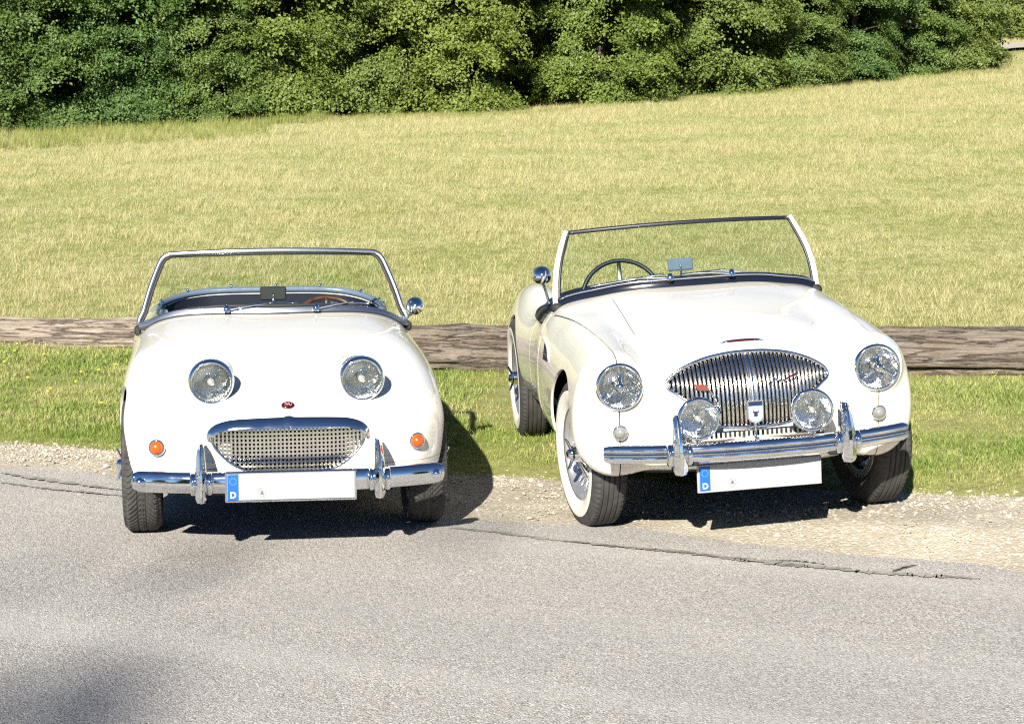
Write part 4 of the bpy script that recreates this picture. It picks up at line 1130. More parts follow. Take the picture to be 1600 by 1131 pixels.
# ------------------------------------------------------------------ shared car assembly
def shell(car, hull, lo, hi, h, arches, cockpit, cuts, regions, gap, floor_z):
    """cut the smooth hull into painted panels with wheel arches, cockpit and grille openings"""
    V, T = surface(hull, lo, hi, h)
    for (yw, zw, ra, xin) in arches:
        V, T = clip(V, T, lambda x, y, z: np.minimum(ra - np.hypot(y - yw, z - zw), np.abs(x) - xin))
    V, T = clip(V, T, lambda x, y, z: np.minimum(-cockpit(x, y), z - 0.5))
    cock = lambda P: (np.abs(cockpit(P[:, 0], P[:, 1])) < 0.004) & (P[:, 2] > 0.5)
    CV, CT = V, T
    for g in cuts: V, T = clip(V, T, g)
    V, T, parts = panels(car, V, T, regions, gap, None)
    N = np.cross(V[T[:, 1]] - V[T[:, 0]], V[T[:, 2]] - V[T[:, 0]]); N /= np.linalg.norm(N, axis=1)[:, None] + 1e-12
    und = (N[:, 2] < -0.75) & (V[T].mean(1)[:, 2] < floor_z)
    body = obj('body', thicken(*compact(V, T[~und])), M_PAINT, car, True, sharp=50)
    obj('underbody', compact(V, T[und]), M_BLACK, car)
    out = {'body': body}
    for name, (A, B) in parts.items():
        o = obj(name.split('#')[0], thicken(A, B), M_PAINT, car, True, sharp=50); out[name] = o
    for (yw, zw, ra, xin) in arches:
        for s in (-1, 1):
            t = np.linspace(R(0), R(180), 30); rr = ra + 0.006
            ring = np.stack([np.cos(t) * rr + yw, np.sin(t) * rr + zw], 1)
            A = np.c_[np.full(30, s * (xin + 0.005)), ring]; Bv = np.c_[np.full(30, s * 0.60), ring]
            g = G(); g.add(np.concatenate([A, Bv]), [[i, i + 1, 31 + i, 30 + i] for i in range(29)]); g.add(A, [list(range(30))])
            obj('wheel_arch_liner', g.geo(), M_BLACK, car)
    # lining that hangs from the cockpit edge, and the loop of that edge
    lin = thicken(CV, CT, vec=(0, 0, -0.42), sel=cock, only=True)
    ln = obj('cockpit_lining', lin, M_TRIM, car)
    lp = loops(CT, CV, cock)
    return out, lp

def front_y(hull, P): return solve(hull, P, 1, -1.2, 0.8)
def top_z(hull, P): return solve(hull, P, 2, 1.3, 0.2)
def side_x(hull, P, s): return solve(hull, P, 0, s * 1.0, s * 0.1)
def normal(hull, p, e=1e-3):
    p = np.array(p, float); g = np.array([(hull(*(p + d)) - hull(*(p - d))) for d in np.eye(3) * e]).reshape(3); return g / np.linalg.norm(g)

# ------------------------------------------------------------------ the small roadster with the headlights on its bonnet
s_zt = spl([-0.9, -0.6, -0.4, -0.2, 0, 0.4, 0.85, 1.2, 1.7, 2.1, 2.5, 2.9, 3.2], [0.50, 0.595, 0.672, 0.730, 0.772, 0.826, 0.856, 0.860, 0.850, 0.80, 0.68, 0.48, 0.36])
s_w = spl([-0.9, -0.5, -0.2, 0.1, 0.85, 1.4, 2.0, 2.5, 2.9, 3.2], [0.650, 0.666, 0.683, 0.690, 0.686, 0.678, 0.694, 0.655, 0.56, 0.45])
s_n = spl([-0.6, -0.3, 0, 0.3, 0.9, 1.7, 2.3, 3.0], [2.5, 2.9, 3.5, 3.9, 4.1, 3.8, 3.0, 2.4])
s_zb = spl([-0.7, -0.45, -0.2, 2.2, 2.9], [0.275, 0.24, 0.20, 0.20, 0.32])
def s_hull(X, Y, Z):
    X = np.abs(X); zw = 0.43; w = s_w(Y); n = s_n(Y)
    up = Z > zw; h = np.where(up, s_zt(Y) - zw, zw - s_zb(Y)); n = np.where(up, n, 4.2)
    d = np.abs(Z - zw) / h
    A = ((np.maximum(X / w, 1e-6) ** n + np.maximum(d, 1e-6) ** n) ** (1 / n) - 1) * 0.36
    B = -0.575 + 0.17 * (X / 0.6) ** 2.6 + 1.0 * np.maximum(Z - 0.47, 0) ** 2 + 1.6 * np.maximum(0.40 - Z, 0) ** 2 - Y
    f = smax(A, B, 0.17)
    Cc = Y - (2.90 - 0.22 * (X / 0.6) ** 2.5 - 1.2 * np.maximum(0.45 - Z, 0) ** 2)
    f = smax(f, Cc, 0.22)
    F = (np.sqrt(((X - 0.535) / 0.168) ** 2 + ((Y - 0.27) / 0.74) ** 2 + ((Z - 0.43) / 0.316) ** 2) - 1) * 0.16
    f = smin(f, F, 0.07)
    F = (np.sqrt(((X - 0.53) / 0.165) ** 2 + ((Y - 2.05) / 0.62) ** 2 + ((Z - 0.44) / 0.325) ** 2) - 1) * 0.16
    f = smin(f, F, 0.07)
    P = (np.sqrt(((X - 0.312) / 0.091) ** 2 + ((Y + 0.25) / 0.215) ** 2 + ((Z - 0.698) / 0.091) ** 2) - 1) * 0.10
    return smin(f, P, 0.045)

def build_small_car():
    car = empty('parked_car', tuple(S_O), (0, 0, S_YAW))
    tag(car, 'small cream roadster with round headlights standing up on its bonnet and a mesh grille', 'car', 'vintage roadsters parked at the roadside')
    half = [(0, 0.553), (0.10, 0.552), (0.19, 0.549), (0.262, 0.541), (0.308, 0.524), (0.330, 0.494), (0.322, 0.462), (0.296, 0.428), (0.262, 0.396), (0.222, 0.368), (0.18, 0.352), (0.11, 0.346), (0, 0.345)]
    half = [(x * 0.955, 0.345 + (z - 0.345) * 0.955) for x, z in half]
    gril = np.array(half + [(-x, z) for x, z in half[::-1][1:-1]])
    cockpit = lambda x, y: rrect(x, y, 0, 1.30, 0.55, 0.41, 0.26)
    bonnet = lambda x, y, z: np.maximum(y - (0.70 + 0.35 * np.maximum(np.abs(x) - 0.2, 0) ** 2), 0.36 - z - 0.05 * 0)
    door = lambda x, y, z: np.maximum(rrect(y, z, 1.28, 0.60, 0.34, 0.32, 0.07), 0.52 - np.abs(x))
    out, lp = shell(car, s_hull, (-0.78, -0.66, 0.12), (0.78, 3.0, 0.95), 0.013, [(0, 0.292, 0.335, 0.40), (2.03, 0.292, 0.325, 0.40)], cockpit,
                    [lambda x, y, z: -np.maximum(poly_sdf(x, z, gril), y + 0.30), lambda x, y, z: -np.maximum(np.hypot(np.abs(x) - 0.312, z - 0.708) - 0.086, y + 0.22)], [('bonnet', bonnet), ('door#l', lambda x, y, z: np.maximum(door(x, y, z), x)), ('door#r', lambda x, y, z: np.maximum(door(x, y, z), -x))], 0.005, 0.33)
    body = out['bonnet']
    # grille: chrome upper surround, fine mesh, black sheet standing in for the dark behind
    top = np.array([(-0.340, 0.486), (-0.334, 0.512), (-0.305, 0.538), (-0.25, 0.552), (-0.19, 0.557), (-0.1, 0.560), (-0.02, 0.562), (0, 0.569), (0.02, 0.562), (0.1, 0.560), (0.19, 0.557), (0.25, 0.552), (0.305, 0.538), (0.334, 0.512), (0.340, 0.486)])
    top = np.c_[top[:, 0] * 0.955, 0.345 + (top[:, 1] - 0.345) * 0.955]
    tp = curve(np.c_[top[:, 0], np.zeros(len(top)), top[:, 1]], 70); tp = front_y(s_hull, tp)
    sc = np.interp(np.abs(np.linspace(-1, 1, 70)), [0, 0.7, 0.93, 1], [1, 0.95, 0.7, 0.35])
    gr = obj('grille', sweep(tp - np.array([0, 0.004, 0]), [(0.028, -0.020), (0.034, -0.014), (0.032, -0.007), (0.012, 0.017), (0.002, 0.024), (-0.012, 0.020), (-0.012, -0.012), (0.014, -0.018)], up=(0, 0, 1), scale=sc), M_CHROME, car, True, sharp=45)
    rimp = curve(np.c_[gril[:, 0], np.zeros(len(gril)), gril[:, 1]], 110, True); rimp = front_y(s_hull, rimp)
    obj('grille_edge', tube(rimp + np.array([0, 0.004, 0]), 0.0055, 8, True, up=(0, 1, 0)), M_CHROME, gr)
    g = G(); pit = 0.0168
    def span(fix, axis):
        q = np.linspace(-0.36, 0.62, 600)
        d = poly_sdf(np.full(600, fix), q, gril) if axis else poly_sdf(q, np.full(600, fix), gril)
        k = np.where(d < 0.002)[0]
        return (q[k[0]], q[k[-1]]) if len(k) else None
    for i in range(-19, 20):
        s = span(i * pit, 1)
        if s and s[1] - s[0] > 0.02:
            z = np.linspace(s[0], s[1], 8); p = front_y(s_hull, np.c_[np.full(8, i * pit), np.zeros(8), z]) + np.array([0, 0.018, 0])
            g.add(*sweep(p, [(-0.0040, -0.002), (0.0040, -0.002), (0.0040, 0.002), (-0.0040, 0.002)], up=(0, -1, 0)))
    for j in range(14):
        z = 0.352 + j * pit; s = span(z, 0)
        if s and s[1] - s[0] > 0.02:
            xx = np.linspace(s[0], s[1], 24); p = front_y(s_hull, np.c_[xx, np.zeros(24), np.full(24, z)]) + np.array([0, 0.0205, 0])
            g.add(*sweep(p, [(-0.002, -0.0038), (0.002, -0.0038), (0.002, 0.0038), (-0.002, 0.0038)]))
    obj('grille_mesh', g.geo(), M_SLAT, gr, False)
    V, F = prism(gril * np.array([1.03, 1.0]) + np.array([0, 0]), -0.30, -0.28); obj('dark_backing', (V, F), M_BLACK, car, False)
    # painted horn / duct pieces that show through the mesh on both sides
    for sg in (-1, 1): obj('air_duct', box(sg * 0.285, -0.44, 0.42, 0.13, 0.10, 0.15, 0.02), M_PAINT, car, False)
    # headlights, indicators, badge
    for sg in (-1, 1):
        headlamp(car, sg * 0.312, -0.458, 0.708, 0.092, False)
        p = front_y(s_hull, [(sg * 0.536, 0, 0.447)])[0]; n_ = normal(s_hull, p)
        nn_ = n_ * 0.5 + np.array([0, -0.5, 0]); small_lamp(car, 'indicator_light', tuple(p + n_ * 0.004), 0.034, M_AMBER, nn_ / np.linalg.norm(nn_))
    p = front_y(s_hull, [(0, 0, 0.614)])[0]; n_ = normal(s_hull, p); q = Vector((0, -1, 0)).rotation_difference(Vector(n_)).to_euler()
    bd = obj('badge', (lathe([(0.0, -0.007), (0.7, -0.007), (0.92, -0.006), (1.0, -0.003), (1.0, 0.004)], 36)[0] * np.array([0.028, 1, 0.020]), lathe([(0.0, 0), (0.7, 0), (0.92, 0), (1, 0), (1, 0)], 36)[1]), M_RED, car, loc=tuple(p), rot=q)
    g = G()
    for pts in ([(-0.015, 0.004), (-0.010, 0.008), (-0.005, 0.003), (-0.010, -0.002), (-0.014, -0.006)], [(-0.004, -0.007), (-0.002, 0.004), (0.003, 0.007), (0.004, 0.0), (-0.002, -0.001)], [(0.006, 0.007), (0.008, -0.004), (0.013, -0.005), (0.015, 0.006)]):
        c_ = curve(np.array([(a, -0.0075, b) for a, b in pts]), 14); g.add(*tube(c_, 0.0012, 5, up=(0, 1, 0)))
    obj('badge_script', g.geo(), simple('badge_script', C(222, 150, 140), 0.3), bd)
    # bumper with overriders and number plate
    xs = np.linspace(-0.635, 0.635, 60); bx = np.c_[xs, -0.665 + 0.105 * (np.abs(xs) / 0.635) ** 2.6, np.full(60, 0.325)]
    sc = np.interp(np.abs(xs), [0, 0.60, 0.62, 0.635], [1, 1, 0.93, 0.72])
    bump = obj('front_bumper', sweep(bx, [(0.026 * math.cos(t), 0.045 * math.sin(t)) for t in np.linspace(0, 2 * math.pi, 17)[:-1]], scale=sc), M_CHROME, car)
    for sg in (-1, 1):
        overrider(car, sg * 0.362, -0.685, 0.252, 0.488, 0.325, 0.048)
        obj('bumper_end_bolt', shift(lathe([(0, -0.010), (0.010, -0.009), (0.016, -0.003), (0.022, 0.002), (0.022, 0.006)], 20), (sg * 0.606, -0.610, 0.325)), M_CHROME, bump)
        obj('bumper_bracket', box(sg * 0.30, -0.56, 0.315, 0.05, 0.20, 0.03, 0.005), M_BLACK, bump, False)
    plate(car, (0.0, -0.712, 0.316), R(-2), R(0.3), M_CHROME)
    # windscreen: aluminium frame round flat-curved glass
    def base(t): x = 0.632 * t; return x, 0.735 + 0.175 * t * t
    tb = np.linspace(-1, 1, 33); B = np.array([[*base(t), 0] for t in tb]); B = top_z(s_hull, B); B[:, 2] += 0.018
    B[:, 2] = np.maximum(B[:, 2], 0.79 - 0.0 * tb)
    Tt = np.array([[0.520 * t, 0.985 + 0.075 * t * t, 1.126 - 0.020 * t * t] for t in tb])
    side = [B[-1] + (Tt[-1] - B[-1]) * k + np.array([0.010 * math.sin(math.pi * k), 0, 0]) for k in (0.2, 0.4, 0.6, 0.75, 0.86)]
    pa, pb, pcn = side[-1], np.array([np.interp(0.92, tb, Tt[:, j]) for j in range(3)]), Tt[-1]
    arc = [(1 - k) ** 2 * pa + 2 * k * (1 - k) * pcn + k * k * pb for k in (0.18, 0.36, 0.54, 0.72, 0.88, 1.0)]
    right = side + arc; mir = lambda q: np.array([-q[0], q[1], q[2]])
    loop = [q for q in B[::4]] + right + [np.array([np.interp(t, tb, Tt[:, j]) for j in range(3)]) for t in (0.6, 0.3, 0.0, -0.3, -0.6)] + [mir(q) for q in right[::-1]]
    lpth = curve(np.array(loop), 220, True)
    ws = obj('windscreen', tube(lpth, 0.0115, 10, True, up=(0, 1, 0.2)), M_ALU, car)
    obj('glass', (np.concatenate([B[1:-1] + np.array([0, 0.002, 0]), Tt[1:-1]]), grid_faces(2, len(tb) - 2)), M_SCREEN, ws)
    obj('lower_rail', sweep(B + np.array([0, -0.006, -0.006]), [(-0.012, 0.012), (0.010, 0.010), (0.020, -0.006), (0.022, -0.018), (-0.012, -0.020)], up=(0, 0, 1)), M_ALU, ws, True, sharp=40)
    obj('gasket', sweep(B + np.array([0, -0.018, -0.020]), [(-0.012, 0.010), (0.014, 0.006), (0.022, -0.008), (-0.012, -0.010)]), M_RUBBER, ws)
    cen = lpth.mean(0); dv = cen - lpth; dv[:, 1] = 0; dv /= np.linalg.norm(dv, axis=1)[:, None]
    tn = np.roll(lpth, -1, 0) - np.roll(lpth, 1, 0); tn /= np.linalg.norm(tn, axis=1)[:, None]; dv -= np.sum(dv * tn, 1)[:, None] * tn; dv /= np.linalg.norm(dv, axis=1)[:, None]
    obj('inner_seal', tube(lpth + dv * 0.017 + np.array([0, -0.002, 0]), 0.0065, 8, True, up=(0, 1, 0.2)), M_RUBBER, ws)
    for sg in (-1, 1):
        e = B[0 if sg < 0 else -1]; obj('pillar_foot', box(e[0] + sg * 0.014, e[1] + 0.01, e[2] - 0.032, 0.03, 0.07, 0.045, 0.01), M_RUBBER, ws, True, sharp=40)
    gz_ = lambda t, k: (np.array([np.interp(t, tb, B[:, j]) for j in range(3)]) * (1 - k) + np.array([np.interp(t, tb, Tt[:, j]) for j in range(3)]) * k + np.array([0, -0.012, 0]))
    for (tp_, ta, t0, t1) in ((-0.36, -0.02, -0.20, 0.17), (0.30, 0.60, 0.42, 0.72)):
        b0 = gz_(tp_, 0.0) + np.array([0, -0.035, 0.004]); wiper(car, b0, gz_(ta, 0.105), gz_(t0, 0.085), gz_(t1, 0.10), (0, -1, 0.3))
    # cockpit
    for (L, closed) in lp:
        k = L[:, 1] > 1.02
        if closed and k.any():
            i0 = np.argmax(k & ~np.roll(k, 1)); Lr = np.roll(L, -i0, 0)[:int(k.sum())]
            Q = curve(Lr[::max(1, len(Lr) // 40)], 70)
            obj('folded_hood_cover', sweep(Q + np.array([0, 0.0, 0.010]), circle(0.015, 12, 0.016), up=(0, 0, 1)), M_DASHTRIM, car)
            for i in range(8, 66, 7): obj('hood_stud', shift(lathe([(0, 0.010), (0.006, 0.009), (0.009, 0.003), (0.009, -0.004)], 12, 'Z'), Q[i] + np.array([0, -0.004, 0.030])), M_CHROME, car)
    obj('cockpit_floor', box(0, 1.30, 0.34, 1.06, 0.90, 0.02), M_TRIM, car, False)
    obj('dashboard', shift(box(0, 0, 0, 1.02, 0.05, 0.18, 0.02), (0, 0.925, 0.74), rotm('X', R(-8))), M_TRIM, car, True, sharp=30)
    for sg in (-1, 1): seat(car, sg * 0.25, 1.28, 0.46, 0.80)
    steering_wheel(car, (0.27, 1.12, 0.715), 0.180, M_WOOD, -32, (90, 210, 330))
    cabin_mirror(car, (0.0, 0.98, 0.918), 0.125, 0.066, M_RUBBER)
    round_mirror(car, (0.682, 0.93, 0.850), 0.044, tuple(side_x(s_hull, [(0, 0.93, 0.745)], 1)[0] + np.array([-0.01, 0, 0.01])))
    # underneath
    g = G(); g.add(*box(0, 0.0, 0.25, 1.0, 0.08, 0.08, 0.01)); g.add(*box(0, -0.36, 0.24, 0.9, 0.05, 0.05, 0.01)); obj('front_axle', g.geo(), M_BLACK, car, False)
    for x in (-0.612, 0.612):
        wheel(car, x, 0.0, R(0), 'short'); wheel(car, x * 0.97, 2.03, 0, 'short')
    return car
SMALL_CAR = build_small_car()

# ------------------------------------------------------------------ the larger roadster with the slatted grille
h_zt = spl([-0.9, -0.6, -0.45, -0.25, 0, 0.4, 0.75, 1.1, 1.7, 2.2, 2.6, 3.0, 3.3], [0.62, 0.755, 0.822, 0.872, 0.912, 0.950, 0.968, 0.945, 0.860, 0.820, 0.74, 0.60, 0.45])
h_w = spl([-0.8, -0.4, 0, 0.6, 1.2, 2.29, 2.8, 3.2], [0.70, 0.715, 0.735, 0.738, 0.718, 0.722, 0.67, 0.55])
h_n = spl([-0.5, 0, 0.4, 0.75, 1.7, 2.5, 3.1], [2.0, 2.12, 2.65, 3.25, 3.25, 2.6, 2.3])
h_zb = spl([-0.7, -0.4, 0.0, 2.3, 3.1], [0.34, 0.29, 0.21, 0.21, 0.36])
h_ft = spl([-0.6, -0.4, 0, 0.4, 0.8, 1.3, 1.8], [0.800, 0.826, 0.866, 0.888, 0.890, 0.872, 0.84])
def h_hull(X, Y, Z):
    X = np.abs(X); zw = 0.49; w = h_w(Y); n = h_n(Y)
    up = Z > zw; h = np.where(up, h_zt(Y) - zw, zw - h_zb(Y)); n = np.where(up, n, 3.0); d = np.abs(Z - zw) / h
    A = ((np.maximum(X / w, 1e-6) ** n + np.maximum(d, 1e-6) ** n) ** (1 / n) - 1) * 0.38
    B = -0.605 + 0.9 * np.maximum(Z - 0.50, 0) ** 2 + 0.20 * (1 - np.exp(-(X / 0.45) ** 2)) + 1.4 * np.maximum(0.44 - Z, 0) ** 2 - Y
    f = smax(A, B, 0.13)
    zf = 0.53; b = np.where(Z > zf, h_ft(Y) - zf, zf - 0.285 + 0.06 * sstep(-0.2, 0.4, Y)); xf = 0.562
    F = ((np.maximum(np.abs(X - xf) / 0.180, 1e-6) ** 2.3 + np.maximum(np.abs(Z - zf) / b, 1e-6) ** 2.3) ** (1 / 2.3) - 1) * 0.18
    F = F + 0.14 * sstep(0.9, 1.7, Y)
    Yf = -0.500 + 2.2 * (X - xf) ** 2 + 1.0 * np.maximum(Z - 0.72, 0) ** 2 + 0.55 * np.maximum(0.60 - Z, 0) ** 2
    F = smax(F, Yf - Y, 0.11)
    Nn = smax(np.hypot(X - 0.557, Z - 0.698) - 0.116, -0.510 - Y, 0.03)
    Nn = smax(Nn, Y - 0.05, 0.25)
    F = smin(F, Nn, 0.07)
    f = smin(f, F, 0.075)
    Cc = Y - (3.10 - 0.25 * (X / 0.65) ** 2.5 - 0.9 * np.maximum(0.5 - Z, 0) ** 2)
    f = smax(f, Cc, 0.22)
    Q = (np.sqrt(((X - 0.560) / 0.170) ** 2 + ((Y - 2.30) / 0.78) ** 2 + ((Z - 0.50) / 0.340) ** 2) - 1) * 0.17
    return smin(f, smax(Q, Cc, 0.2), 0.08)

def build_large_car():
    car = empty('parked_car', tuple(H_O), (0, -H_ROLL, H_YAW)); car.scale = (0.983, 0.983, 0.983)
    tag(car, 'larger cream roadster with upright slatted chrome grille, spot lamps and white-wall wire wheels', 'car', 'vintage roadsters parked at the roadside')
    half = [(0, 0.803), (0.09, 0.799), (0.18, 0.784), (0.26, 0.757), (0.322, 0.722), (0.350, 0.692), (0.345, 0.668), (0.310, 0.645), (0.268, 0.612), (0.232, 0.572), (0.198, 0.535), (0.160, 0.511), (0.11, 0.503), (0, 0.500)]
    gril = np.array(half + [(-x, z) for x, z in half[::-1][1:-1]])
    cockpit = lambda x, y: rrect(x, y, 0, 1.34, 0.585, 0.46, 0.24)
    xs_ = spl([-0.7, -0.42, -0.2, 0.1, 0.4, 0.75, 0.9], [0.563, 0.563, 0.572, 0.598, 0.628, 0.668, 0.68])
    fender = lambda x, y, z: np.maximum(xs_(y) - np.abs(x), np.maximum(y - 0.83, 0.24 - z))
    door = lambda x, y, z: np.maximum(rrect(y, z, 1.19, 0.64, 0.34, 0.36, 0.06), 0.56 - np.abs(x))
    bonnet = lambda x, y, z: np.maximum(rrect(x, y, 0, 0.27, 0.405 + 0.03 * 0, 0.40, 0.10), 0.6 - z)
    boot = lambda x, y, z: np.maximum(rrect(x, y, 0, 2.42, 0.40, 0.38, 0.12), 0.55 - z)
    out, lp = shell(car, h_hull, (-0.85, -0.70, 0.14), (0.85, 3.2, 1.02), 0.013, [(0, 0.331, 0.376, 0.42), (2.286, 0.331, 0.350, 0.42)], cockpit,
                    [lambda x, y, z: -np.maximum(poly_sdf(x, z, gril), y + 0.34), lambda x, y, z: -np.maximum(np.hypot(np.abs(x) - 0.557, z - 0.698) - 0.094, y + 0.30)],
                    [('fender#l', lambda x, y, z: np.maximum(fender(x, y, z), x)), ('fender#r', lambda x, y, z: np.maximum(fender(x, y, z), -x)),
                     ('door#l', lambda x, y, z: np.maximum(door(x, y, z), x)), ('door#r', lambda x, y, z: np.maximum(door(x, y, z), -x)), ('bonnet', bonnet), ('boot_lid', boot)], 0.0052, 0.30)
    # grille: surround and upright slats, each one its own
    rp = curve(np.c_[gril[:, 0], np.zeros(len(gril)), gril[:, 1]], 130, True); rp = front_y(h_hull, rp)
    gr = obj('grille', tube(rp, 0.0085, 8, True, up=(0, 1, 0)), M_CHROME, car)
    nsl = 39
    for i in range(nsl):
        x = -0.338 + 0.676 * i / (nsl - 1)
        q = np.linspace(0.48, 0.82, 500); d_ = poly_sdf(np.full(500, x), q, gril); k = np.where(d_ < -0.002)[0]
        if len(k) < 6: continue
        z = np.linspace(q[k[0]], q[k[-1]], 14); p = front_y(h_hull, np.c_[np.full(14, x), np.zeros(14), z])
        p[:, 1] += 0.004 - 0.012 * np.sin(np.linspace(0, math.pi, 14)) ** 0.6 + 0.010
        w = 0.0064 if i != nsl // 2 else 0.011
        obj('slat', sweep(p, [(-w, -0.016), (-w, -0.002), (-w * 0.6, 0.0035), (0, 0.005), (w * 0.6, 0.0035), (w, -0.002), (w, -0.016)], up=(0, -1, 0)), M_SLAT, gr, True, sharp=60)
    obj('dark_backing', prism(gril * np.array([1.04, 1.0]), -0.40, -0.37), M_BLACK, car, False)  # black sheet in place of the dark space behind the slats
    # lamps
    for sg in (-1, 1):
        headlamp(car, sg * 0.557, -0.520, 0.698, 0.101, True)
        p = front_y(h_hull, [(sg * 0.562, 0, 0.500)])[0]; n_ = normal(h_hull, p)
        nn_ = n_ * 0.4 + np.array([0, -0.6, 0]); small_lamp(car, 'side_light', tuple(p + n_ * 0.004), 0.033, M_CLEARLENS, nn_ / np.linalg.norm(nn_))
    # winged bonnet emblem
    xs = np.linspace(-0.098, 0.098, 25); zz = top_z(h_hull, np.c_[xs, np.full(25, -0.405), np.zeros(25)])
    wd = np.interp(np.abs(xs), [0, 0.052, 0.07, 0.098], [0.012, 0.011, 0.010, 0.001])
    em = obj('bonnet_emblem', sweep(zz + np.array([0, 0, 0.002]), [(-1, -0.3), (-1, 0.35), (0, 0.85), (1, 0.35), (1, -0.3)], scale=wd), M_CHROME, car)
    obj('enamel', sweep(zz[5:20] + np.array([0, -0.002, 0.005]), [(-0.008, -0.003), (-0.008, 0.002), (0, 0.0065), (0.010, 0.002), (0.011, -0.003)]), M_RED, em)
    # bumper, overriders, plate
    xs = np.linspace(-0.645, 0.645, 70); bx = np.c_[xs, -0.755 + 0.15 * (np.abs(xs) / 0.645) ** 2.4, np.full(70, 0.432)]
    pr = [(-0.004, 0.043), (0.012, 0.042), (0.024, 0.034), (0.030, 0.022), (0.028, 0.013), (0.021, 0.010), (0.028, 0.007), (0.033, 0.0), (0.028, -0.007), (0.021, -0.010), (0.028, -0.013), (0.030, -0.022), (0.024, -0.034), (0.012, -0.042), (-0.004, -0.043)]
    bump = obj('front_bumper', sweep(bx, pr, scale=np.interp(np.abs(xs), [0, 0.615, 0.635, 0.645], [0.92, 0.92, 0.88, 0.75])), M_CHROME, car, True, sharp=45)
    for sg in (-1, 1):
        overrider(car, sg * 0.356, -0.765, 0.352, 0.598, 0.432, 0.062)
        obj('bumper_bracket', box(sg * 0.30, -0.64, 0.40, 0.05, 0.22, 0.04, 0.006), M_BLACK, bump, False)
    obj('valance', box(0, -0.60, 0.470, 0.60, 0.02, 0.04, 0.006), M_CHROME, bump, False)
    g = G()
    for i in range(26): g.add(*box(-0.25 + i * 0.02, -0.612, 0.474, 0.008, 0.006, 0.022, 0))
    obj('valance_slot', g.geo(), M_BLACK, bump, False)
    plate(car, (-0.005, -0.668, 0.307), R(3), R(0.0), M_PLATE)
    # spot lamps on the bumper with their posts, badge between them, two flag shapes for lamp-mount reflections in the slats
    for x in (-0.268, 0.214):
        sp = obj('spot_lamp', lathe([(0.076, -0.014), (0.082, -0.020), (0.090, -0.010), (0.091, 0.004), (0.082, 0.022), (0.064, 0.046), (0.036, 0.064), (0.0, 0.070)], 44), M_CHROME, car, loc=(x, -0.735, 0.575), rot=(R(-2), 0, R(4) if x < 0 else R(-3)))
        obj('reflector', lathe([(0.0, 0.05), (0.02, 0.047), (0.04, 0.036), (0.06, 0.018), (0.078, -0.008)], 36), M_REFLECTOR, sp)
        obj('lens', lathe([(0.080, -0.016), (0.070, -0.027), (0.05, -0.036), (0.025, -0.041), (0, -0.042)], 40), M_LENS, sp)
        obj('bulb', lathe([(0.0, -0.01), (0.010, -0.006), (0.013, 0.006), (0.012, 0.03), (0, 0.045)], 18), M_BULB, sp)
        obj('lamp_post', tube([(x, -0.71, 0.47), (x, -0.71, 0.50), (x, -0.715, 0.53)], 0.014, 10, up=(0, 1, 0)), M_CHROME, bump)
    bc = np.array([-0.026, -0.735, 0.590])
    bg = obj('grille_badge', prism(np.array([(-0.034, 0.045), (0.034, 0.045), (0.034, -0.030), (0.022, -0.044), (0, -0.052), (-0.022, -0.044), (-0.034, -0.030)]), -0.006, 0.006), M_CHROME, car, False, loc=tuple(bc))
    obj('badge_field', prism([(-0.029, 0.022), (0.029, 0.022), (0.029, -0.027), (0.019, -0.039), (0, -0.046), (-0.019, -0.039), (-0.029, -0.027)], -0.0085, -0.005), M_SKYENAMEL, bg, False)
    obj('badge_band', prism([(-0.029, 0.040), (0.029, 0.040), (0.029, 0.0225), (-0.029, 0.0225)], -0.0085, -0.005), M_BLUEENAMEL, bg, False)
    g = G()
    for a in (35, 145, 215, 325, 90, 270):
        c_, s_ = math.cos(R(a)), math.sin(R(a)); L_ = 0.028 if a not in (90, 270) else 0.020
        g.add(*prism([(c_ * 0.006 - s_ * 0.0025, -0.008 + s_ * 0.006 + c_ * 0.0025), (c_ * 0.006 + s_ * 0.0025, -0.008 + s_ * 0.006 - c_ * 0.0025), (c_ * L_ + s_ * 0.0042, -0.008 + s_ * L_ - c_ * 0.0042), (c_ * L_ - s_ * 0.0042, -0.008 + s_ * L_ + c_ * 0.0042)], -0.0095, -0.008))
    obj('badge_rays', g.geo(), M_WHITE, bg, False)
    obj('badge_emblem', prism([(-0.013, 0.008), (-0.013, -0.004), (-0.007, -0.009), (-0.010, -0.018), (0, -0.024), (0.010, -0.018), (0.007, -0.009), (0.013, -0.004), (0.013, 0.008), (0.008, 0.000), (-0.008, 0.000)], -0.0105, -0.0088), M_BLUEENAMEL, bg, False)
    obj('badge_post', tube([(bc[0], -0.725, 0.46), (bc[0], -0.725, 0.51), (bc[0], -0.728, 0.56)], 0.006, 8, up=(0, 1, 0)), M_CHROME, bg.parent)
    for sg, xa, za in ((-1, -0.215, 0.676), (1, 0.165, 0.694)):
        y = float(front_y(h_hull, [(xa, 0, za)])[0, 1]) - 0.030
        pn = obj('lamp_mount_reflection', prism([(xa - 0.036, za + 0.016), (xa + 0.020, za + 0.013), (xa + 0.036, za - 0.016), (xa - 0.014, za - 0.012)] if sg < 0 else [(xa - 0.036, za - 0.016), (xa - 0.026, za - 0.006), (xa + 0.034, za + 0.022), (xa + 0.030, za + 0.008)], y - 0.003, y + 0.003), M_ORANGE if sg < 0 else M_RED, car, False)
        e = np.array([xa + (0.034 if sg < 0 else -0.034), y, za - 0.014])
        obj('stem', tube([e, e + np.array([-sg * 0.02, -0.01, -0.04]), e + np.array([-sg * 0.04, -0.015, -0.10])] if sg < 0 else [e, e + np.array([-0.03, 0, 0.012]), e + np.array([-0.055, 0.004, -0.012])], 0.0045, 8, up=(0, 1, 0)), M_CHROME, pn)
    # windscreen: dark top rail and base, white side posts
    tb = np.linspace(-1, 1, 41)
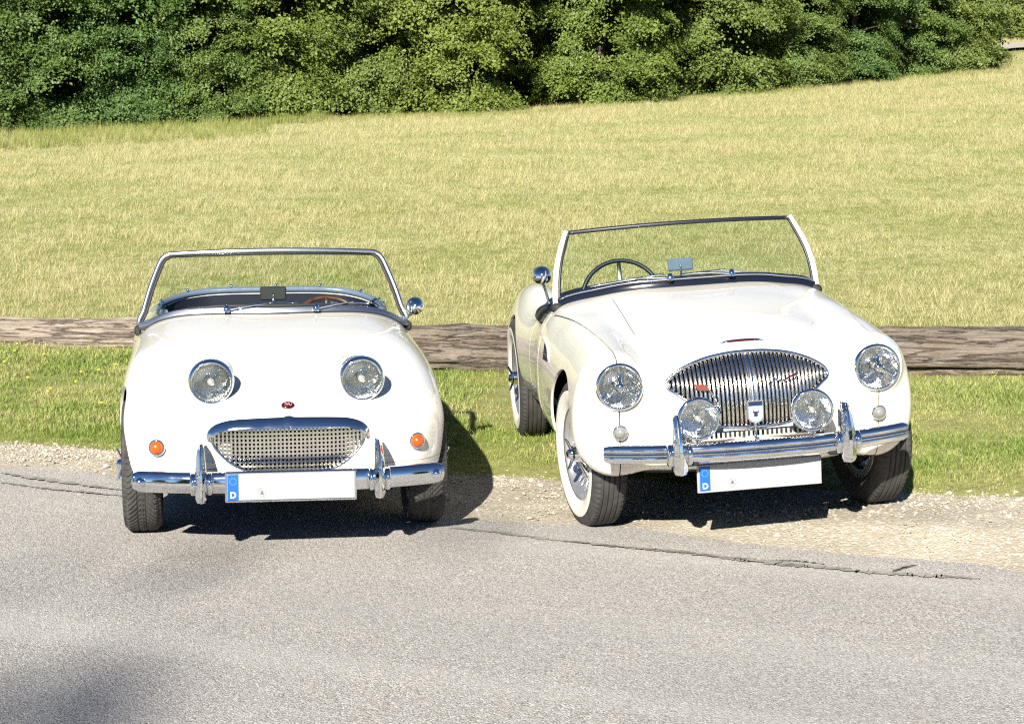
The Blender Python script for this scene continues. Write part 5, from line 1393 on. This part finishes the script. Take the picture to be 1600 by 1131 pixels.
    B = top_z(h_hull, np.array([[0.628 * t, 0.685 + 0.165 * t * t, 0] for t in tb])); B[:, 2] += 0.030
    Tt = np.array([[0.548 * t, 0.885 + 0.10 * t * t, 1.252 - 0.022 * t * t] for t in tb])
    glass = obj('windscreen', (np.concatenate([B + (Tt - B) * k + np.array([[0.018 * math.sin(math.pi * k) * t, -0.02 * math.sin(math.pi * k), 0] for t in tb]) for k in np.linspace(0, 1, 8)]), grid_faces(8, 41)), M_SCREEN, car)
    obj('top_rail', sweep(Tt, [(-0.008, -0.010), (0.008, -0.010), (0.010, 0.004), (0.0, 0.010), (-0.010, 0.004)]), M_TRIM, glass)
    obj('base_rail', sweep(B + np.array([0, -0.004, -0.004]), [(-0.018, 0.016), (0.006, 0.018), (0.020, 0.004), (0.026, -0.018), (0.030, -0.034), (-0.018, -0.034)]), M_GLOSSBLACK, glass, True, sharp=40)
    obj('base_chrome_strip', sweep(B + np.array([0, -0.022, 0.006]), circle(0.005, 8)), M_CHROME, glass)
    for sg in (-1, 1):
        b0 = B[0 if sg < 0 else -1]; t0 = Tt[0 if sg < 0 else -1]
        pts = [b0 + np.array([sg * 0.014, 0.0, -0.03])] + [b0 + (t0 - b0) * k + np.array([sg * (0.014 + 0.020 * math.sin(math.pi * k)), 0.004 - 0.02 * math.sin(math.pi * k), 0]) for k in (0.15, 0.4, 0.65, 0.88)] + [t0 + np.array([sg * 0.010, 0.0, 0.006])]
        obj('side_post', sweep(curve(np.array(pts), 24), [(-0.014, -0.020), (0.014, -0.020), (0.016, 0.010), (0.0, 0.022), (-0.016, 0.010)], up=(0, -1, 0), scale=np.linspace(1.12, 0.8, 24)), M_PAINT, glass, True, sharp=45)
        obj('post_seal', tube(curve(np.array([b0 + (t0 - b0) * k + np.array([sg * (0.000 + 0.018 * math.sin(math.pi * k)), -0.020 * math.sin(math.pi * k) - 0.012, 0]) for k in (0, 0.3, 0.6, 1)]), 16), 0.007, 6, up=(0, 1, 0)), M_TRIM, glass)
        obj('post_foot', box(b0[0] + sg * 0.012, b0[1] - 0.005, b0[2] - 0.036, 0.055, 0.085, 0.05, 0.014), M_RUBBER, glass, True, sharp=40)
    gl = lambda t, k: (np.array([np.interp(t, tb, B[:, j]) for j in range(3)]) * (1 - k) + np.array([np.interp(t, tb, Tt[:, j]) for j in range(3)]) * k + np.array([0, -0.042, 0.012]))
    for (tp_, ta, t0, t1) in ((-0.18, -0.55, -0.78, -0.22), (0.30, 0.0, -0.10, 0.26)):
        wiper(car, gl(tp_, 0.03) + np.array([0, -0.012, -0.004]), gl(ta, 0.07), gl(t0, 0.05), gl(t1, 0.085), (0, -1, 0.4))
    # cockpit
    for (L, closed) in lp:
        Q = curve(L[::max(1, len(L) // 70)], 140, True) if closed else curve(L, 140)
        obj('cockpit_trim', sweep(Q + np.array([0, 0, 0.008]), circle(0.030, 10, 0.022), closed, up=(0, 0, 1)), M_TRIM, car)
    for sg in (-1, 1):
        q = [(sg * 0.655, 0.90, 0.900), (sg * 0.660, 1.05, 0.905), (sg * 0.660, 1.25, 0.900), (sg * 0.645, 1.45, 0.888), (sg * 0.60, 1.60, 0.875)]
        q = top_z(h_hull, np.array(q)) + np.array([0, 0, 0.012])
        obj('door_cap', sweep(curve(q, 24), circle(0.040, 12, 0.030), up=(0, 0, 1), scale=np.interp(np.arange(24), [0, 2, 20, 23], [0.7, 1, 1, 0.5])), M_TRIM, car)
    obj('cockpit_floor', box(0, 1.34, 0.34, 1.2, 1.0, 0.02), M_TRIM, car, False)
    obj('dashboard', shift(box(0, 0, 0, 1.16, 0.05, 0.16, 0.02), (0, 0.915, 0.83), rotm('X', R(-8))), M_TRIM, car, True, sharp=30)
    for sg in (-1, 1): seat(car, sg * 0.28, 1.32, 0.46, 0.84)
    steering_wheel(car, (-0.285, 1.06, 0.875), 0.200, M_TRIM, -22, (90, 205, 335))
    cabin_mirror(car, (-0.01, 0.93, 1.042), 0.125, 0.060, M_DASHTRIM)
    round_mirror(car, (-0.690, 0.98, 1.030), 0.047, tuple(top_z(h_hull, [(-0.655, 0.98, 0)])[0] + np.array([0, 0, -0.004])))
    # side vent and the swage line behind it
    for sg in (-1, 1):
        p = side_x(h_hull, [(0, y_, z_) for y_, z_ in ((0.44, 0.680), (0.62, 0.672), (0.65, 0.742), (0.62, 0.748), (0.53, 0.728))], sg)
        q = p + np.array([sg * 0.004, 0, 0]); V = np.concatenate([q, p - np.array([sg * 0.01, 0, 0])])
        F = [[0, 1, 2, 3, 4], [9, 8, 7, 6, 5]] + [[i, 5 + i, 5 + (i + 1) % 5, (i + 1) % 5] for i in range(5)]
        sv = obj('side_vent', (V, F if sg < 0 else [f[::-1] for f in F]), M_BLACK, car, False)
        c_ = side_x(h_hull, [(0, y_, z_) for y_, z_ in ((0.44, 0.684), (0.53, 0.732), (0.64, 0.752), (0.80, 0.760), (1.1, 0.760), (1.45, 0.745), (1.75, 0.72))], sg)
        obj('swage_line', sweep(curve(c_, 40), circle(0.006, 8, 0.009), up=(sg, 0, 0), scale=np.interp(np.arange(40), [0, 8, 30, 39], [0.8, 1, 1, 0.3])), M_PAINT, car)
        ln = side_x(h_hull, [(0, y_, z_) for y_, z_ in ((0.47, 0.692), (0.52, 0.704), (0.58, 0.702), (0.63, 0.700))], sg) + np.array([sg * 0.006, 0, 0])
        obj('vent_bar', tube(curve(ln, 10), 0.003, 6, up=(sg, 0, 0)), M_CHROME, sv)
        dh = side_x(h_hull, [(0, 1.44, 0.80)], sg)[0]
        obj('door_handle', box(dh[0] + sg * 0.012, dh[1], dh[2], 0.012, 0.10, 0.016, 0.004), M_CHROME, out.get('door#l' if sg < 0 else 'door#r', car), False)
    # underneath
    g = G(); g.add(*box(0, 0.0, 0.27, 1.0, 0.09, 0.08, 0.01)); obj('front_axle', g.geo(), M_BLACK, car, False)
    g = G(); g.add(*box(0.0, -0.36, 0.335, 0.66, 0.06, 0.05, 0.012)); g.add(*tube([(-0.33, -0.40, 0.31), (0, -0.41, 0.29), (0.33, -0.40, 0.31)], 0.012, 8)); obj('crossmember', g.geo(), M_COPPER, car, False)
    for x in (-0.628, 0.628):
        wheel(car, x if x < 0 else x + 0.02, 0.0, R(8.5), 'tall'); wheel(car, x * 1.045, 2.286, 0, 'tall')
    return car
LARGE_CAR = build_large_car()
